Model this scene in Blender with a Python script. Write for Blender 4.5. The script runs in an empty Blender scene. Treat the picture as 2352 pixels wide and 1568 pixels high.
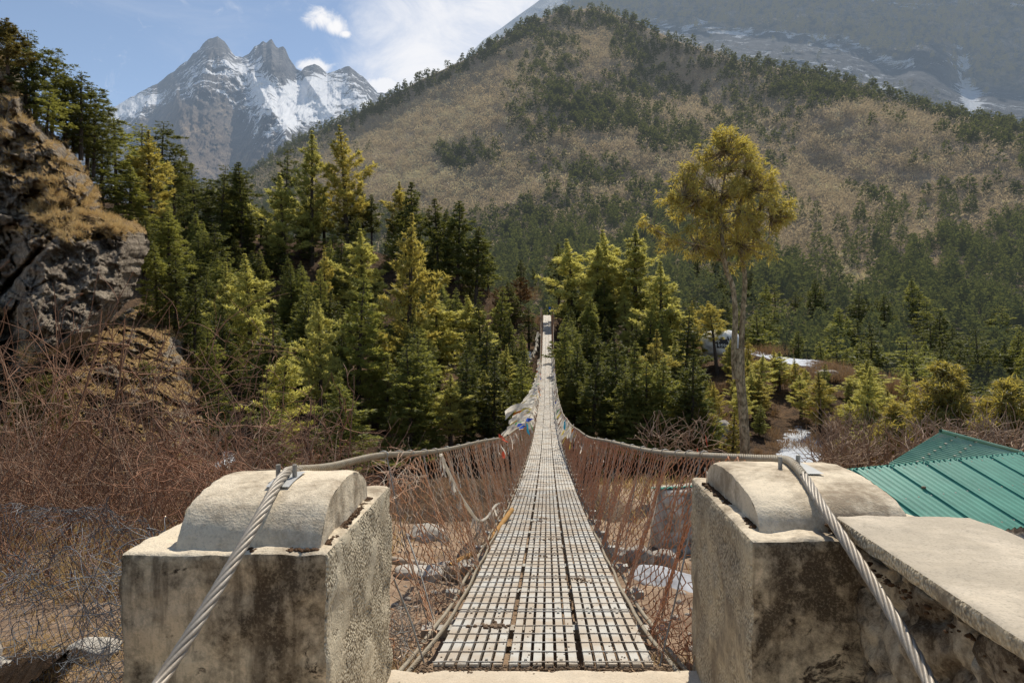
import bpy, math, random
import numpy as np
from mathutils import Vector
R = math.radians
F = 1568.0
CX, CY = 1176.0, 784.0
rng = np.random.default_rng(7)
random.seed(7)
scene = bpy.context.scene
col = bpy.data.collections.new("Scene")
scene.collection.children.link(col)

def P(px, py, Y):
    """point of the world seen at a photograph direction, at distance Y ahead"""
    return np.array([(px-CX)/F*Y, Y, (CY-py)/F*Y])

def tag(o, label=None, cat=None, group=None, kind=None):
    if label: o['label'] = label
    if cat: o['category'] = cat
    if group: o['group'] = group
    if kind: o['kind'] = kind
    return o

def empty(name, loc=(0, 0, 0), rz=0.0, label=None, cat=None, group=None):
    o = bpy.data.objects.new(name, None)
    o.empty_display_size = 0.2
    col.objects.link(o)
    o.location = [float(v) for v in loc]
    o.rotation_euler = (0, 0, rz)
    return tag(o, label, cat, group)

def mesh_np(name, V, polys, mats, smooth=False, midx=None, attrs=None):
    """V (n,3); polys = list of (m,k) int arrays (k = 3 or 4)"""
    me = bpy.data.meshes.new(name)
    V = np.asarray(V, dtype=np.float32)
    polys = [np.asarray(p, dtype=np.int32) for p in polys if len(p)]
    me.vertices.add(len(V))
    me.vertices.foreach_set('co', V.ravel())
    loops = np.concatenate([p.ravel() for p in polys])
    sizes = np.concatenate([np.full(len(p), p.shape[1], dtype=np.int32) for p in polys])
    starts = np.concatenate([[0], np.cumsum(sizes)[:-1]]).astype(np.int32)
    me.loops.add(len(loops))
    me.loops.foreach_set('vertex_index', loops)
    me.polygons.add(len(sizes))
    me.polygons.foreach_set('loop_start', starts)
    me.polygons.foreach_set('loop_total', sizes)
    if midx is not None:
        me.polygons.foreach_set('material_index', np.asarray(midx, dtype=np.int32))
    me.polygons.foreach_set('use_smooth', np.full(len(sizes), bool(smooth)))
    for m in (mats if isinstance(mats, (list, tuple)) else [mats]):
        me.materials.append(m)
    if attrs:
        for k, a in attrs.items():
            at = me.attributes.new(k, 'FLOAT', 'POINT')
            at.data.foreach_set('value', np.asarray(a, dtype=np.float32).ravel())
    me.update(calc_edges=True)
    me.validate()
    return me

def link(name, me, parent=None, loc=None):
    o = bpy.data.objects.new(name, me)
    col.objects.link(o)
    if parent is not None:
        o.parent = parent
    if loc is not None:
        o.location = [float(v) for v in loc]
    return o

class MB:
    """collects shapes for one mesh object"""
    def __init__(s):
        s.V = []; s.Q = []; s.T = []; s.mq = []; s.mt = []; s.n = 0
    def add(s, V, Q=None, T=None, m=0):
        V = np.asarray(V, float).reshape(-1, 3)
        if Q is not None and len(Q):
            Q = np.asarray(Q); s.Q.append(Q+s.n); s.mq.append(np.full(len(Q), m))
        if T is not None and len(T):
            T = np.asarray(T); s.T.append(T+s.n); s.mt.append(np.full(len(T), m))
        s.V.append(V); s.n += len(V)
        return s
    def box(s, c, size, rot=None, m=0):
        x, y, z = np.array(size)/2.0
        V = np.array([[-x,-y,-z],[x,-y,-z],[x,y,-z],[-x,y,-z],[-x,-y,z],[x,-y,z],[x,y,z],[-x,y,z]])
        if rot is not None: V = V @ np.asarray(rot).T
        return s.add(V+np.array(c), [[0,3,2,1],[4,5,6,7],[0,1,5,4],[1,2,6,5],[2,3,7,6],[3,0,4,7]], m=m)
    def hexa(s, V8, m=0):
        return s.add(V8, [[0,3,2,1],[4,5,6,7],[0,1,5,4],[1,2,6,5],[2,3,7,6],[3,0,4,7]], m=m)
    def tube(s, pts, r, n=6, m=0):
        V, Q = tubes(np.asarray(pts, float)[None], r, n)
        return s.add(V, Q, m=m)
    def tubes(s, P3, r, n=3, m=0):
        V, Q = tubes(P3, r, n)
        return s.add(V, Q, m=m)
    def build(s, name, mats, parent=None, smooth=False, loc=None, attrs=None):
        V = np.concatenate(s.V)
        polys = []; mi = []
        if s.Q: polys.append(np.concatenate(s.Q)); mi.append(np.concatenate(s.mq))
        if s.T: polys.append(np.concatenate(s.T)); mi.append(np.concatenate(s.mt))
        me = mesh_np(name, V, polys, mats, smooth, np.concatenate(mi), attrs)
        return link(name, me, parent, loc)

def tubes(P3, r, n=3):
    """batch of tubes: P3 (B,K,3), r scalar or (B,K) or (K,)"""
    P3 = np.asarray(P3, float); B, K, _ = P3.shape
    t = np.gradient(P3, axis=1)
    t /= np.linalg.norm(t, axis=2, keepdims=True)+1e-12
    mean = np.abs(t.mean(axis=1))
    ref = np.zeros((B, 1, 3))
    ref[np.arange(B), 0, np.argmin(mean, axis=1)] = 1.0
    u = np.cross(t, ref); u /= np.linalg.norm(u, axis=2, keepdims=True)+1e-12
    w = np.cross(t, u)
    r = np.broadcast_to(np.asarray(r, float), (B, K)) if np.ndim(r) != 1 else np.broadcast_to(r[None], (B, K))
    a = np.arange(n)*2*math.pi/n
    V = P3[:, :, None, :] + r[:, :, None, None]*(np.cos(a)[None, None, :, None]*u[:, :, None, :] + np.sin(a)[None, None, :, None]*w[:, :, None, :])
    idx = np.arange(B*K*n).reshape(B, K, n)
    a0 = idx[:, :-1, :]; a1 = np.roll(a0, -1, axis=2)
    b0 = idx[:, 1:, :]; b1 = np.roll(b0, -1, axis=2)
    Q = np.stack([a0, a1, b1, b0], axis=-1).reshape(-1, 4)
    return V.reshape(-1, 3), Q

# ------------------------------------------------------------ numpy noise
def _h(ix, iy, iz, s):
    n = (ix*374761393 + iy*668265263 + iz*2147483647 + s*1274126177) & 0xffffffff
    n = ((n ^ (n >> 13)) * 1274126177) & 0xffffffff
    n = (n ^ (n >> 16)) & 0xffffffff
    return n.astype(np.float64)/4294967295.0
def vnoise(x, y, z=0.0, s=0):
    x, y, z = np.broadcast_arrays(np.asarray(x, float), np.asarray(y, float), np.asarray(z, float))
    ix = np.floor(x).astype(np.int64); iy = np.floor(y).astype(np.int64); iz = np.floor(z).astype(np.int64)
    fx = x-ix; fy = y-iy; fz = z-iz
    fx = fx*fx*(3-2*fx); fy = fy*fy*(3-2*fy); fz = fz*fz*(3-2*fz)
    def L(a, b, t): return a+(b-a)*t
    c = [[[_h(ix+i, iy+j, iz+k, s) for k in (0, 1)] for j in (0, 1)] for i in (0, 1)]
    return L(L(L(c[0][0][0], c[1][0][0], fx), L(c[0][1][0], c[1][1][0], fx), fy),
             L(L(c[0][0][1], c[1][0][1], fx), L(c[0][1][1], c[1][1][1], fx), fy), fz)*2-1
def fbm(x, y, z=0.0, o=5, s=0, g=0.5):
    v = 0; a = 1.0; t = 0
    for k in range(o):
        v = v + a*vnoise(np.asarray(x)*2**k, np.asarray(y)*2**k, np.asarray(z)*2**k, s+k*17); t += a; a *= g
    return v/t
def ridged(x, y, z=0.0, o=5, s=0, g=0.55):
    v = 0; a = 1.0; t = 0
    for k in range(o):
        n = 1-np.abs(vnoise(np.asarray(x)*2**k, np.asarray(y)*2**k, np.asarray(z)*2**k, s+k*31))
        v = v+a*n*n; t += a; a *= g
    return v/t
def cells(x, y, s):
    """faceted blocks: depth step and tilt of the nearest cell, distance to its border"""
    ix = np.floor(x).astype(np.int64); iy = np.floor(y).astype(np.int64)
    best = np.full(x.shape, 9.0); sec = np.full(x.shape, 9.0); off = np.zeros(x.shape); 
    for i in (-1, 0, 1):
        for j in (-1, 0, 1):
            a = ix+i; b = iy+j; z0 = np.zeros_like(a)
            cx_ = a+_h(a, b, z0, s); cy_ = b+_h(a, b, z0+1, s)
            d = np.maximum(np.abs(x-cx_), np.abs(y-cy_))*0.6+0.4*np.hypot(x-cx_, y-cy_)
            o_ = _h(a, b, z0+2, s)+1.1*(_h(a, b, z0+3, s)-0.5)*(x-cx_)+1.1*(_h(a, b, z0+4, s)-0.5)*(y-cy_)
            m = d < best
            sec = np.where(m, best, np.minimum(sec, d)); off = np.where(m, o_, off); best = np.where(m, d, best)
    return off, np.clip(sec-best, 0, 1)
def sstep(a, b, x):
    t = np.clip((x-a)/(b-a), 0, 1); return t*t*(3-2*t)
def interp(x, pts):
    p = np.array(pts, float); return np.interp(x, p[:, 0], p[:, 1])
def gridq(nu, nv):
    i = np.arange(nu*nv).reshape(nv, nu)
    return np.stack([i[:-1, :-1], i[:-1, 1:], i[1:, 1:], i[1:, :-1]], -1).reshape(-1, 4)

# ------------------------------------------------------------ materials
class NT:
    def __init__(s, name):
        s.m = bpy.data.materials.new(name); s.m.use_nodes = True
        s.t = s.m.node_tree; s.t.nodes.clear()
        s.out = s.t.nodes.new('ShaderNodeOutputMaterial')
    def n(s, typ, **k):
        nd = s.t.nodes.new('ShaderNode'+typ)
        for a, v in k.items():
            if a.startswith('_'): nd.inputs[a[1:].replace('_', ' ')].default_value = v
            else: setattr(nd, a, v)
        return nd
    def l(s, a, b): s.t.links.new(a, b); return s
    def val(s, x, sock):
        if isinstance(x, (int, float)): sock.default_value = x
        elif isinstance(x, (tuple, list)): sock.default_value = tuple(x)+((1,) if len(x) == 3 and len(sock.default_value) == 4 else ())
        else: s.t.links.new(x, sock)
    def math(s, op, a, b=0.0, c=None, clamp=False):
        nd = s.n('Math', operation=op, use_clamp=clamp)
        s.val(a, nd.inputs[0]); s.val(b, nd.inputs[1])
        if c is not None: s.val(c, nd.inputs[2])
        return nd.outputs[0]
    def noise(s, scale, detail=6, rough=0.55, vec=None, dist=0.0):
        nd = s.n('TexNoise'); nd.inputs['Scale'].default_value = scale
        nd.inputs['Detail'].default_value = detail; nd.inputs['Roughness'].default_value = rough
        nd.inputs['Distortion'].default_value = dist
        s.t.links.new(vec if vec is not None else s.pos(), nd.inputs['Vector'])
        return nd.outputs['Fac']
    def pos(s):
        if not hasattr(s, '_pos'): s._pos = s.n('NewGeometry')
        return s._pos.outputs['Position']
    def obj(s):
        if not hasattr(s, '_oc'): s._oc = s.n('TexCoord')
        return s._oc.outputs['Object']
    def scalev(s, vec, sc):
        nd = s.n('Mapping'); s.t.links.new(vec, nd.inputs['Vector']); nd.inputs['Scale'].default_value = sc
        return nd.outputs[0]
    def ramp(s, fac, stops):
        nd = s.n('ValToRGB'); cr = nd.color_ramp
        while len(cr.elements) < len(stops): cr.elements.new(0.5)
        for e, (p, c) in zip(cr.elements, stops):
            e.position = p; e.color = (c, c, c, 1) if isinstance(c, (int, float)) else tuple(c)+(1,)
        s.t.links.new(fac, nd.inputs[0])
        return nd.outputs[0]
    def mix(s, fac, a, b, mode='MIX'):
        nd = s.n('Mix', data_type='RGBA', blend_type=mode)
        s.val(fac, nd.inputs[0]); s.val(a, nd.inputs[6]); s.val(b, nd.inputs[7])
        return nd.outputs[2]
    def attr(s, name):
        nd = s.n('Attribute'); nd.attribute_name = name; return nd.outputs['Fac']
    def bump(s, h, strength=0.5, dist=0.02, prev=None):
        nd = s.n('Bump'); nd.inputs['Strength'].default_value = strength; nd.inputs['Distance'].default_value = dist
        s.t.links.new(h, nd.inputs['Height'])
        if prev is not None: s.t.links.new(prev, nd.inputs['Normal'])
        return nd.outputs[0]
    def bsdf(s, colr, rough=0.85, metal=0.0, normal=None, spec=0.3):
        nd = s.n('BsdfPrincipled')
        s.val(colr, nd.inputs['Base Color']); s.val(rough, nd.inputs['Roughness']); nd.inputs['Metallic'].default_value = metal
        nd.inputs['Specular IOR Level'].default_value = spec
        if normal is not None: s.t.links.new(normal, nd.inputs['Normal'])
        return nd.outputs[0]
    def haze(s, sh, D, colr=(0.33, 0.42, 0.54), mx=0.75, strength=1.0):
        """aerial perspective: bluish glow painted into far materials, stronger with distance from the origin"""
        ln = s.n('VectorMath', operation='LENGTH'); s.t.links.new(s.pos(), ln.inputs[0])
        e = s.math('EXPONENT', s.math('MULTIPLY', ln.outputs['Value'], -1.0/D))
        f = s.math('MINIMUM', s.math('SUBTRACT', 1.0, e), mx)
        em = s.n('Emission'); em.inputs[0].default_value = tuple(colr)+(1,); em.inputs[1].default_value = strength  # surface emission stands in for hazy air before far ground
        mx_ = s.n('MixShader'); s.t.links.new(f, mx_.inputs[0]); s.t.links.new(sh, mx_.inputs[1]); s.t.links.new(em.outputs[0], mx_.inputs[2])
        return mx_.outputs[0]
    def done(s, sh):
        s.t.links.new(sh, s.out.inputs['Surface']); return s.m

def sep(nt, vec):
    nd = nt.n('SeparateXYZ'); nt.t.links.new(vec, nd.inputs[0]); return nd.outputs
M = {}
HZ = (0.37, 0.42, 0.46)

def concrete(name, base, dark, stain, pebble=0.0, lo=0.45, hi=0.62, moss=0.0, bstr=0.6, sw=0.6):
    t = NT(name)
    n1 = t.noise(3.2, 8, 0.62, dist=0.3); n2 = t.noise(22, 8, 0.6); n3 = t.noise(120, 4, 0.6)
    c = t.mix(t.ramp(n1, [(0.3, 0), (0.7, 1)]), base, [v*0.88 for v in base])
    c = t.mix(t.ramp(n2, [(0.35, 0.55), (0.65, 0)]), c, [v*0.78 for v in base])
    st = t.noise(1.9, 10, 0.68, vec=t.scalev(t.pos(), (1.6, 1.6, 1.1)), dist=sw)
    sp = t.noise(26, 10, 0.75)
    st = t.math('ADD', st, t.math('MULTIPLY', t.math('SUBTRACT', sp, 0.5), 0.35))
    c = t.mix(t.math('MULTIPLY', t.ramp(st, [(lo, 0), (hi, 1)]), stain), c, dark)
    if sw < 0.5 and hi < 0.6:
        dr = t.noise(5.0, 6, 0.6, vec=t.scalev(t.pos(), (2.2, 2.2, 0.22)))
        zz = sep(t, t.pos())[2]
        fd = t.math('MULTIPLY', t.ramp(dr, [(0.50, 0), (0.60, 0.75)]), t.ramp(t.math('ADD', zz, 1.9), [(0.35, 0.25), (1.0, 1)]))
        c = t.mix(fd, c, [v*1.5 for v in dark])
    if moss > 0:
        ms = t.noise(7.0, 8, 0.7, vec=t.scalev(t.pos(), (1, 1, 1.2)), dist=1.0)
        c = t.mix(t.math('MULTIPLY', t.ramp(ms, [(0.60, 0), (0.66, 1)]), moss), c, (0.035, 0.02, 0.012))
    h = t.math('ADD', t.math('MULTIPLY', n2, 0.5), t.math('MULTIPLY', n3, 0.35))
    if pebble > 0:
        v = t.n('TexVoronoi'); v.inputs['Scale'].default_value = 105
        t.t.links.new(t.scalev(t.pos(), (1, 1, 0.8)), v.inputs['Vector'])
        pm = t.math('MULTIPLY', t.ramp(t.noise(4.5, 6, 0.6, dist=0.6), [(0.42, 0), (0.52, 1)]), pebble)
        pc = t.ramp(v.outputs['Distance'], [(0.15, (0.86, 0.76, 0.58)), (0.45, (0.60, 0.51, 0.37)), (0.72, (0.16, 0.13, 0.09))])
        c = t.mix(pm, c, pc)
        h = t.math('SUBTRACT', h, t.math('MULTIPLY', t.math('MULTIPLY', v.outputs['Distance'], pm), 1.6))
    c = t.mix(t.ramp(n3, [(0.3, 0.5), (0.5, 0)]), c, [v*0.5 for v in base])
    return t.done(t.bsdf(c, 0.93, normal=t.bump(h, bstr, 0.012), spec=0.2))

M['conc_top'] = concrete('concrete_top', (0.80, 0.68, 0.51), (0.24, 0.18, 0.12), 0.85, lo=0.45, hi=0.62, sw=0.2, bstr=0.9)
M['conc_front'] = concrete('concrete_front', (0.84, 0.65, 0.42), (0.060, 0.040, 0.023), 0.95, lo=0.40, hi=0.555, moss=0.95, bstr=0.9, sw=0.25)
M['conc_side'] = concrete('concrete_side', (0.62, 0.54, 0.40), (0.36, 0.29, 0.20), 0.6, pebble=0.9, bstr=1.0, sw=0.3)
M['conc_side2'] = concrete('concrete_side_brown', (0.60, 0.49, 0.33), (0.17, 0.13, 0.09), 0.85, pebble=0.5, lo=0.46, hi=0.6, bstr=0.9, sw=0.3)
M['slab'] = concrete('concrete_slab', (0.68, 0.58, 0.45), (0.46, 0.37, 0.27), 0.4)
M['coping'] = concrete('coping_concrete', (0.50, 0.43, 0.335), (0.72, 0.62, 0.49), 0.6, lo=0.5, hi=0.7)
M['rubble'] = concrete('rubble_masonry', (0.50, 0.41, 0.29), (0.05, 0.032, 0.018), 0.95, lo=0.41, hi=0.54, moss=1.0, bstr=1.0, sw=0.3)  # darker stain also stands in for shade in the cavities between stones

def metal(name, base, rough, mt, rust=0.0, rustc=(0.23, 0.085, 0.035), sc=14.0, lo=0.45, hi=0.6):
    t = NT(name)
    n = t.noise(sc, 6, 0.6); n2 = t.noise(160, 3, 0.5)
    c = t.mix(t.ramp(n2, [(0.3, 0), (0.7, 0.5)]), base, [v*0.6 for v in base])
    if rust: c = t.mix(t.math('MULTIPLY', t.ramp(n, [(lo, 0), (hi, 1)]), rust), c, rustc)
    return t.done(t.bsdf(c, rough, mt, t.bump(n2, 0.2, 0.002), spec=0.4))
M['rope'] = metal('wire_rope', (0.36, 0.32, 0.27), 0.55, 0.25, 0.4, (0.26, 0.20, 0.14))
M['rope_old'] = metal('wire_rope_dull', (0.33, 0.285, 0.215), 0.7, 0.1, 0.5, (0.25, 0.18, 0.11))
M['galv'] = metal('galvanised_steel', (0.56, 0.545, 0.505), 0.5, 0.2, 0.8, (0.40, 0.32, 0.235), 4.0, 0.40, 0.58)
M['galv_dull'] = metal('galvanised_dull', (0.36, 0.36, 0.34), 0.6, 0.3, 0.6, (0.26, 0.20, 0.15), 4.0)
M['net'] = metal('net_wire', (0.80, 0.66, 0.50), 0.5, 0.0, 1.0, (0.62, 0.32, 0.17), 6.0, 0.38, 0.54)
M['net_red'] = metal('net_wire_rusty', (0.74, 0.48, 0.32), 0.6, 0.0, 1.0, (0.60, 0.26, 0.13), 6.0, 0.34, 0.52)
M['wire_grey'] = metal('netting_wire_grey', (0.20, 0.205, 0.22), 0.55, 0.2, 0.75, (0.22, 0.10, 0.05), 7.0, 0.55, 0.62)
M['wire_rust'] = metal('rusty_wire', (0.28, 0.12, 0.06), 0.6, 0.2, 0.5, (0.35, 0.16, 0.08), 20.0)

def earth(name, stops, sc=0.6, snow=None, bstr=0.8, bdist=0.15, scb=6.0, haze=None):
    t = NT(name)
    n = t.math('ADD', t.math('MULTIPLY', t.noise(sc, 10, 0.65, dist=0.4), 0.6), t.math('MULTIPLY', t.noise(sc*9, 8, 0.65), 0.4))
    c = t.ramp(n, stops)
    nb = t.noise(scb, 10, 0.7)
    if snow:
        f = t.ramp(t.math('ADD', t.attr(snow), t.math('MULTIPLY', t.math('SUBTRACT', t.noise(sc*5, 8, 0.7), 0.5), 0.9)), [(0.47, 0), (0.53, 1)])
        c = t.mix(f, c, (0.72, 0.75, 0.80))
    sh = t.bsdf(c, 0.95, normal=t.bump(nb, bstr, bdist), spec=0.15)
    if haze: sh = t.haze(sh, haze, HZ)
    return t.done(sh)
M['ground'] = earth('ground_earth', [(0.33, (0.13, 0.085, 0.055)), (0.5, (0.29, 0.20, 0.135)), (0.62, (0.46, 0.34, 0.23)), (0.75, (0.33, 0.24, 0.16))], 1.3, 'snow', 0.9, 0.05, 9.0)
M['forest_floor'] = earth('forest_floor', [(0.32, (0.03, 0.02, 0.013)), (0.48, (0.075, 0.045, 0.026)), (0.58, (0.16, 0.095, 0.05)), (0.72, (0.28, 0.18, 0.09))], 0.25, 'snow', 1.0, 0.5, 2.0)

def cliffmat():
    t = NT('cliff_rock')
    p = t.pos()
    st = t.noise(0.55, 10, 0.7, vec=t.scalev(p, (1, 1, 2.2)), dist=0.8)
    fine = t.noise(3.0, 10, 0.72, dist=0.4)
    rock = t.ramp(t.math('ADD', t.math('MULTIPLY', st, 0.45), t.math('MULTIPLY', fine, 0.55)),
                  [(0.34, (0.05, 0.042, 0.038)), (0.45, (0.21, 0.165, 0.125)), (0.55, (0.42, 0.345, 0.26)), (0.66, (0.68, 0.57, 0.42))])
    nz = sep(t, t._pos.outputs['Normal'])[2]
    g = t.math('ADD', nz, t.math('MULTIPLY', t.math('SUBTRACT', t.noise(0.9, 8, 0.7), 0.5), 1.3))
    g = t.math('ADD', g, t.math('SUBTRACT', t.attr('grass'), 0.5))
    gc = t.ramp(t.noise(5, 8, 0.7), [(0.36, (0.10, 0.055, 0.02)), (0.48, (0.30, 0.18, 0.07)), (0.62, (0.66, 0.46, 0.21))])
    f = t.ramp(g, [(0.42, 0), (0.50, 1)])
    c = t.mix(f, rock, gc)
    b = t.bump(t.noise(1.6, 12, 0.75, dist=0.5), 1.0, 0.5)
    b = t.bump(t.noise(9, 8, 0.75), 0.8, 0.12, b)
    return t.done(t.bsdf(c, 0.95, normal=b, spec=0.15))
M['cliff'] = cliffmat()

def foliage(name, c1, c2, tr, trs=0.35, haze=None, spec=0.35):
    t = NT(name)
    oi = t.n('ObjectInfo')
    n = t.noise(1.1, 3, 0.6)
    n2 = t.noise(9.0, 2, 0.5)
    f = t.math('ADD', t.math('MULTIPLY', n, 0.7), t.math('MULTIPLY', oi.outputs['Random'], 0.35))
    f = t.math('ADD', f, t.math('MULTIPLY', n2, 0.25))
    c = t.ramp(f, [(0.35, c1), (0.85, c2)])
    d = t.n('BsdfPrincipled'); t.l(c, d.inputs['Base Color']); d.inputs['Roughness'].default_value = 0.6
    d.inputs['Specular IOR Level'].default_value = spec
    tl = t.n('BsdfTranslucent')
    t.l(t.mix(f, [v*0.7 for v in tr], tr), tl.inputs[0])
    mx = t.n('MixShader'); mx.inputs[0].default_value = trs
    t.l(d.outputs[0], mx.inputs[1]); t.l(tl.outputs[0], mx.inputs[2])
    sh = mx.outputs[0]
    if haze: sh = t.haze(sh, haze, HZ)
    return t.done(sh)
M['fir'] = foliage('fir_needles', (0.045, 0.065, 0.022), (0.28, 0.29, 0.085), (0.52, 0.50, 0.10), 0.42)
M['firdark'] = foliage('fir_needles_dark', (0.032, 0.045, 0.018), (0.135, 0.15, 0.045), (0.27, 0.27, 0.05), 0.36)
M['pine'] = foliage('pine_needles', (0.11, 0.13, 0.04), (0.54, 0.51, 0.18), (0.84, 0.76, 0.19), 0.46)
M['gold'] = foliage('golden_needles', (0.14, 0.14, 0.042), (0.46, 0.41, 0.13), (0.74, 0.60, 0.13), 0.46)
M['bigpine'] = foliage('long_needles', (0.045, 0.070, 0.024), (0.40, 0.37, 0.12), (0.76, 0.60, 0.11), 0.43, spec=0.6)
M['juniper'] = foliage('juniper_needles', (0.08, 0.08, 0.024), (0.20, 0.17, 0.055), (0.28, 0.22, 0.05), 0.35)
M['far_fir'] = foliage('far_needles', (0.022, 0.032, 0.014), (0.13, 0.145, 0.045), (0.20, 0.21, 0.05), 0.30, haze=7000, spec=0.0)
M['far_bare'] = foliage('far_bare_twigs', (0.23, 0.175, 0.11), (0.56, 0.44, 0.28), (0.50, 0.39, 0.23), 0.38, haze=5500, spec=0.0)
M['far_gold'] = foliage('far_gold_twigs', (0.36, 0.29, 0.13), (0.66, 0.54, 0.26), (0.55, 0.45, 0.20), 0.35, haze=3000)
M['back_fir'] = foliage('back_needles', (0.03, 0.045, 0.028), (0.06, 0.08, 0.04), (0.07, 0.08, 0.04), 0.25, haze=3600, spec=0.0)
M['drygrass'] = foliage('dry_grass', (0.24, 0.155, 0.065), (0.66, 0.48, 0.24), (0.60, 0.42, 0.18), 0.35)
M['brushleaf'] = foliage('dry_brush', (0.16, 0.09, 0.05), (0.42, 0.27, 0.15), (0.35, 0.22, 0.10), 0.3)
M['rhodo'] = foliage('bronze_leaves', (0.06, 0.035, 0.015), (0.16, 0.09, 0.03), (0.2, 0.09, 0.02), 0.3)

def simple(name, c, rough=0.8, metal_=0.0, sc=8.0, var=0.35, spec=0.3):
    t = NT(name)
    n = t.noise(sc, 6, 0.6)
    cc = t.mix(t.ramp(n, [(0.3, 0), (0.7, 1)]), c, [v*(1-var) for v in c])
    return t.done(t.bsdf(cc, rough, metal_, t.bump(n, 0.4, 0.01), spec))
M['bark'] = simple('bark', (0.085, 0.062, 0.045), sc=6, var=0.6)
M['twig'] = simple('thorn_twigs', (0.33, 0.175, 0.105), sc=1.2, var=0.65)
M['twig_grey'] = simple('grey_twigs', (0.42, 0.29, 0.20), sc=1.2, var=0.55)
def barkbig():
    t = NT('smooth_bark')
    n = t.noise(7, 8, 0.65, vec=t.scalev(t.pos(), (1, 1, 0.6)), dist=0.4)
    v = t.n('TexVoronoi'); v.inputs['Scale'].default_value = 16; t.t.links.new(t.scalev(t.pos(), (1.3, 1.3, 0.6)), v.inputs['Vector'])
    c = t.ramp(n, [(0.34, (0.10, 0.075, 0.042)), (0.5, (0.30, 0.24, 0.155)), (0.66, (0.46, 0.38, 0.26))])
    c = t.mix(t.ramp(v.outputs['Distance'], [(0.5, 0), (0.8, 0.7)]), c, (0.07, 0.055, 0.035))
    return t.done(t.bsdf(c, 0.9, normal=t.bump(v.outputs['Distance'], 0.5, 0.03), spec=0.2))
M['bark_big'] = barkbig()
M['moss'] = simple('moss', (0.11, 0.05, 0.015), sc=60, var=0.7)
M['snow'] = simple('snow', (0.46, 0.47, 0.50), sc=5, var=0.45)
def stonemat(name, a, b, sc=5):
    t = NT(name)
    n = t.noise(sc, 9, 0.68, dist=0.3)
    c = t.ramp(n, [(0.33, b), (0.65, a)])
    return t.done(t.bsdf(c, 0.92, normal=t.bump(t.noise(sc*4, 8, 0.7), 0.6, 0.03), spec=0.2))
M['wall_stone'] = stonemat('rubble_wall_stone', (0.85, 0.74, 0.60), (0.14, 0.115, 0.09), 5)
M['stone_dark'] = stonemat('dark_wall_stone', (0.30, 0.27, 0.235), (0.10, 0.085, 0.07))
M['stone'] = stonemat('grey_stone', (0.46, 0.41, 0.35), (0.18, 0.155, 0.13))
M['stone_pale'] = stonemat('pale_stone', (0.52, 0.48, 0.42), (0.28, 0.25, 0.21), 2)
M['boulder'] = stonemat('painted_boulder', (0.86, 0.86, 0.85), (0.50, 0.49, 0.48), 1.3)
M['mani_black'] = simple('carved_band', (0.05, 0.05, 0.055), sc=4)
M['mani_white'] = simple('white_letters', (0.72, 0.72, 0.70), sc=4, var=0.1)
M['pad'] = simple('grey_pad', (0.46, 0.46, 0.45), sc=30, var=0.1, rough=0.5)
M['log'] = simple('bleached_log', (0.45, 0.36, 0.27), sc=9, var=0.4)
M['bamboo'] = simple('yellow_pole', (0.50, 0.27, 0.08), sc=9, var=0.4)
M['dung'] = simple('dry_dirt', (0.24, 0.16, 0.10), sc=40, var=0.6)
def roofmat():
    t = NT('green_roof_paint')
    n = t.noise(2.0, 8, 0.6); n2 = t.noise(28, 5, 0.6)
    c = t.mix(t.ramp(n, [(0.35, 0), (0.65, 1)]), (0.05, 0.25, 0.18), (0.085, 0.33, 0.24))
    c = t.mix(t.ramp(n2, [(0.62, 0), (0.72, 0.4)]), c, (0.30, 0.38, 0.33))
    return t.done(t.bsdf(c, 0.42, 0.0, t.bump(n2, 0.15, 0.004), 0.5))
M['roof'] = roofmat()
def roofmat2():
    t = NT('faded_green_roof_paint')
    n = t.noise(2.0, 8, 0.6)
    c = t.mix(t.ramp(n, [(0.35, 0), (0.65, 1)]), (0.13, 0.28, 0.19), (0.20, 0.36, 0.25))
    return t.done(t.bsdf(c, 0.5, 0.0, None, 0.4))
M['roof2'] = roofmat2()
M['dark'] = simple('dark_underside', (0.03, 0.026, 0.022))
def cloth(name, c, tr=0.55):
    t = NT(name)
    cc = t.mix(t.ramp(t.noise(3, 4, 0.6), [(0.3, 0), (0.7, 1)]), c, [v*0.75 for v in c])
    d = t.n('BsdfDiffuse'); t.l(cc, d.inputs[0]); tl = t.n('BsdfTranslucent'); t.l(cc, tl.inputs[0])
    mx = t.n('MixShader'); mx.inputs[0].default_value = tr; t.l(d.outputs[0], mx.inputs[1]); t.l(tl.outputs[0], mx.inputs[2])
    return t.done(mx.outputs[0])
M['flag_white'] = cloth('white_cloth', (0.80, 0.75, 0.66))
M['flag_blue'] = cloth('blue_cloth', (0.06, 0.12, 0.48))
M['flag_cyan'] = cloth('turquoise_cloth', (0.05, 0.36, 0.52))
M['flag_red'] = cloth('red_cloth', (0.50, 0.10, 0.06))
M['flag_yellow'] = cloth('yellow_cloth', (0.62, 0.50, 0.12))
M['flag_green'] = cloth('green_cloth', (0.12, 0.30, 0.14))
M['flag_orange'] = cloth('orange_cloth', (0.70, 0.24, 0.05))
# ============================================================ bridge line
def ctr(Y): return 0.0517*np.asarray(Y, float)-0.02
def deckz(Y): Y = np.asarray(Y, float); return -(1.02+0.16*Y-0.00215*Y*Y)
Y0, Y1 = 3.2, 97.0
OFFP = [(2.5, 0.99), (3, 0.98), (4.5, 0.92), (6, 0.87), (8, 0.82), (12, 0.75), (18, 0.70), (26, 0.62), (42, 0.60), (60, 0.62), (80, 0.74), (97, 0.87)]
def raily(Y, side):
    Y = np.asarray(Y, float)
    return np.stack([ctr(Y)+side*interp(Y, OFFP), Y, deckz(Y)+0.965+0.015*np.sin(Y*0.9)], -1)

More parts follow.
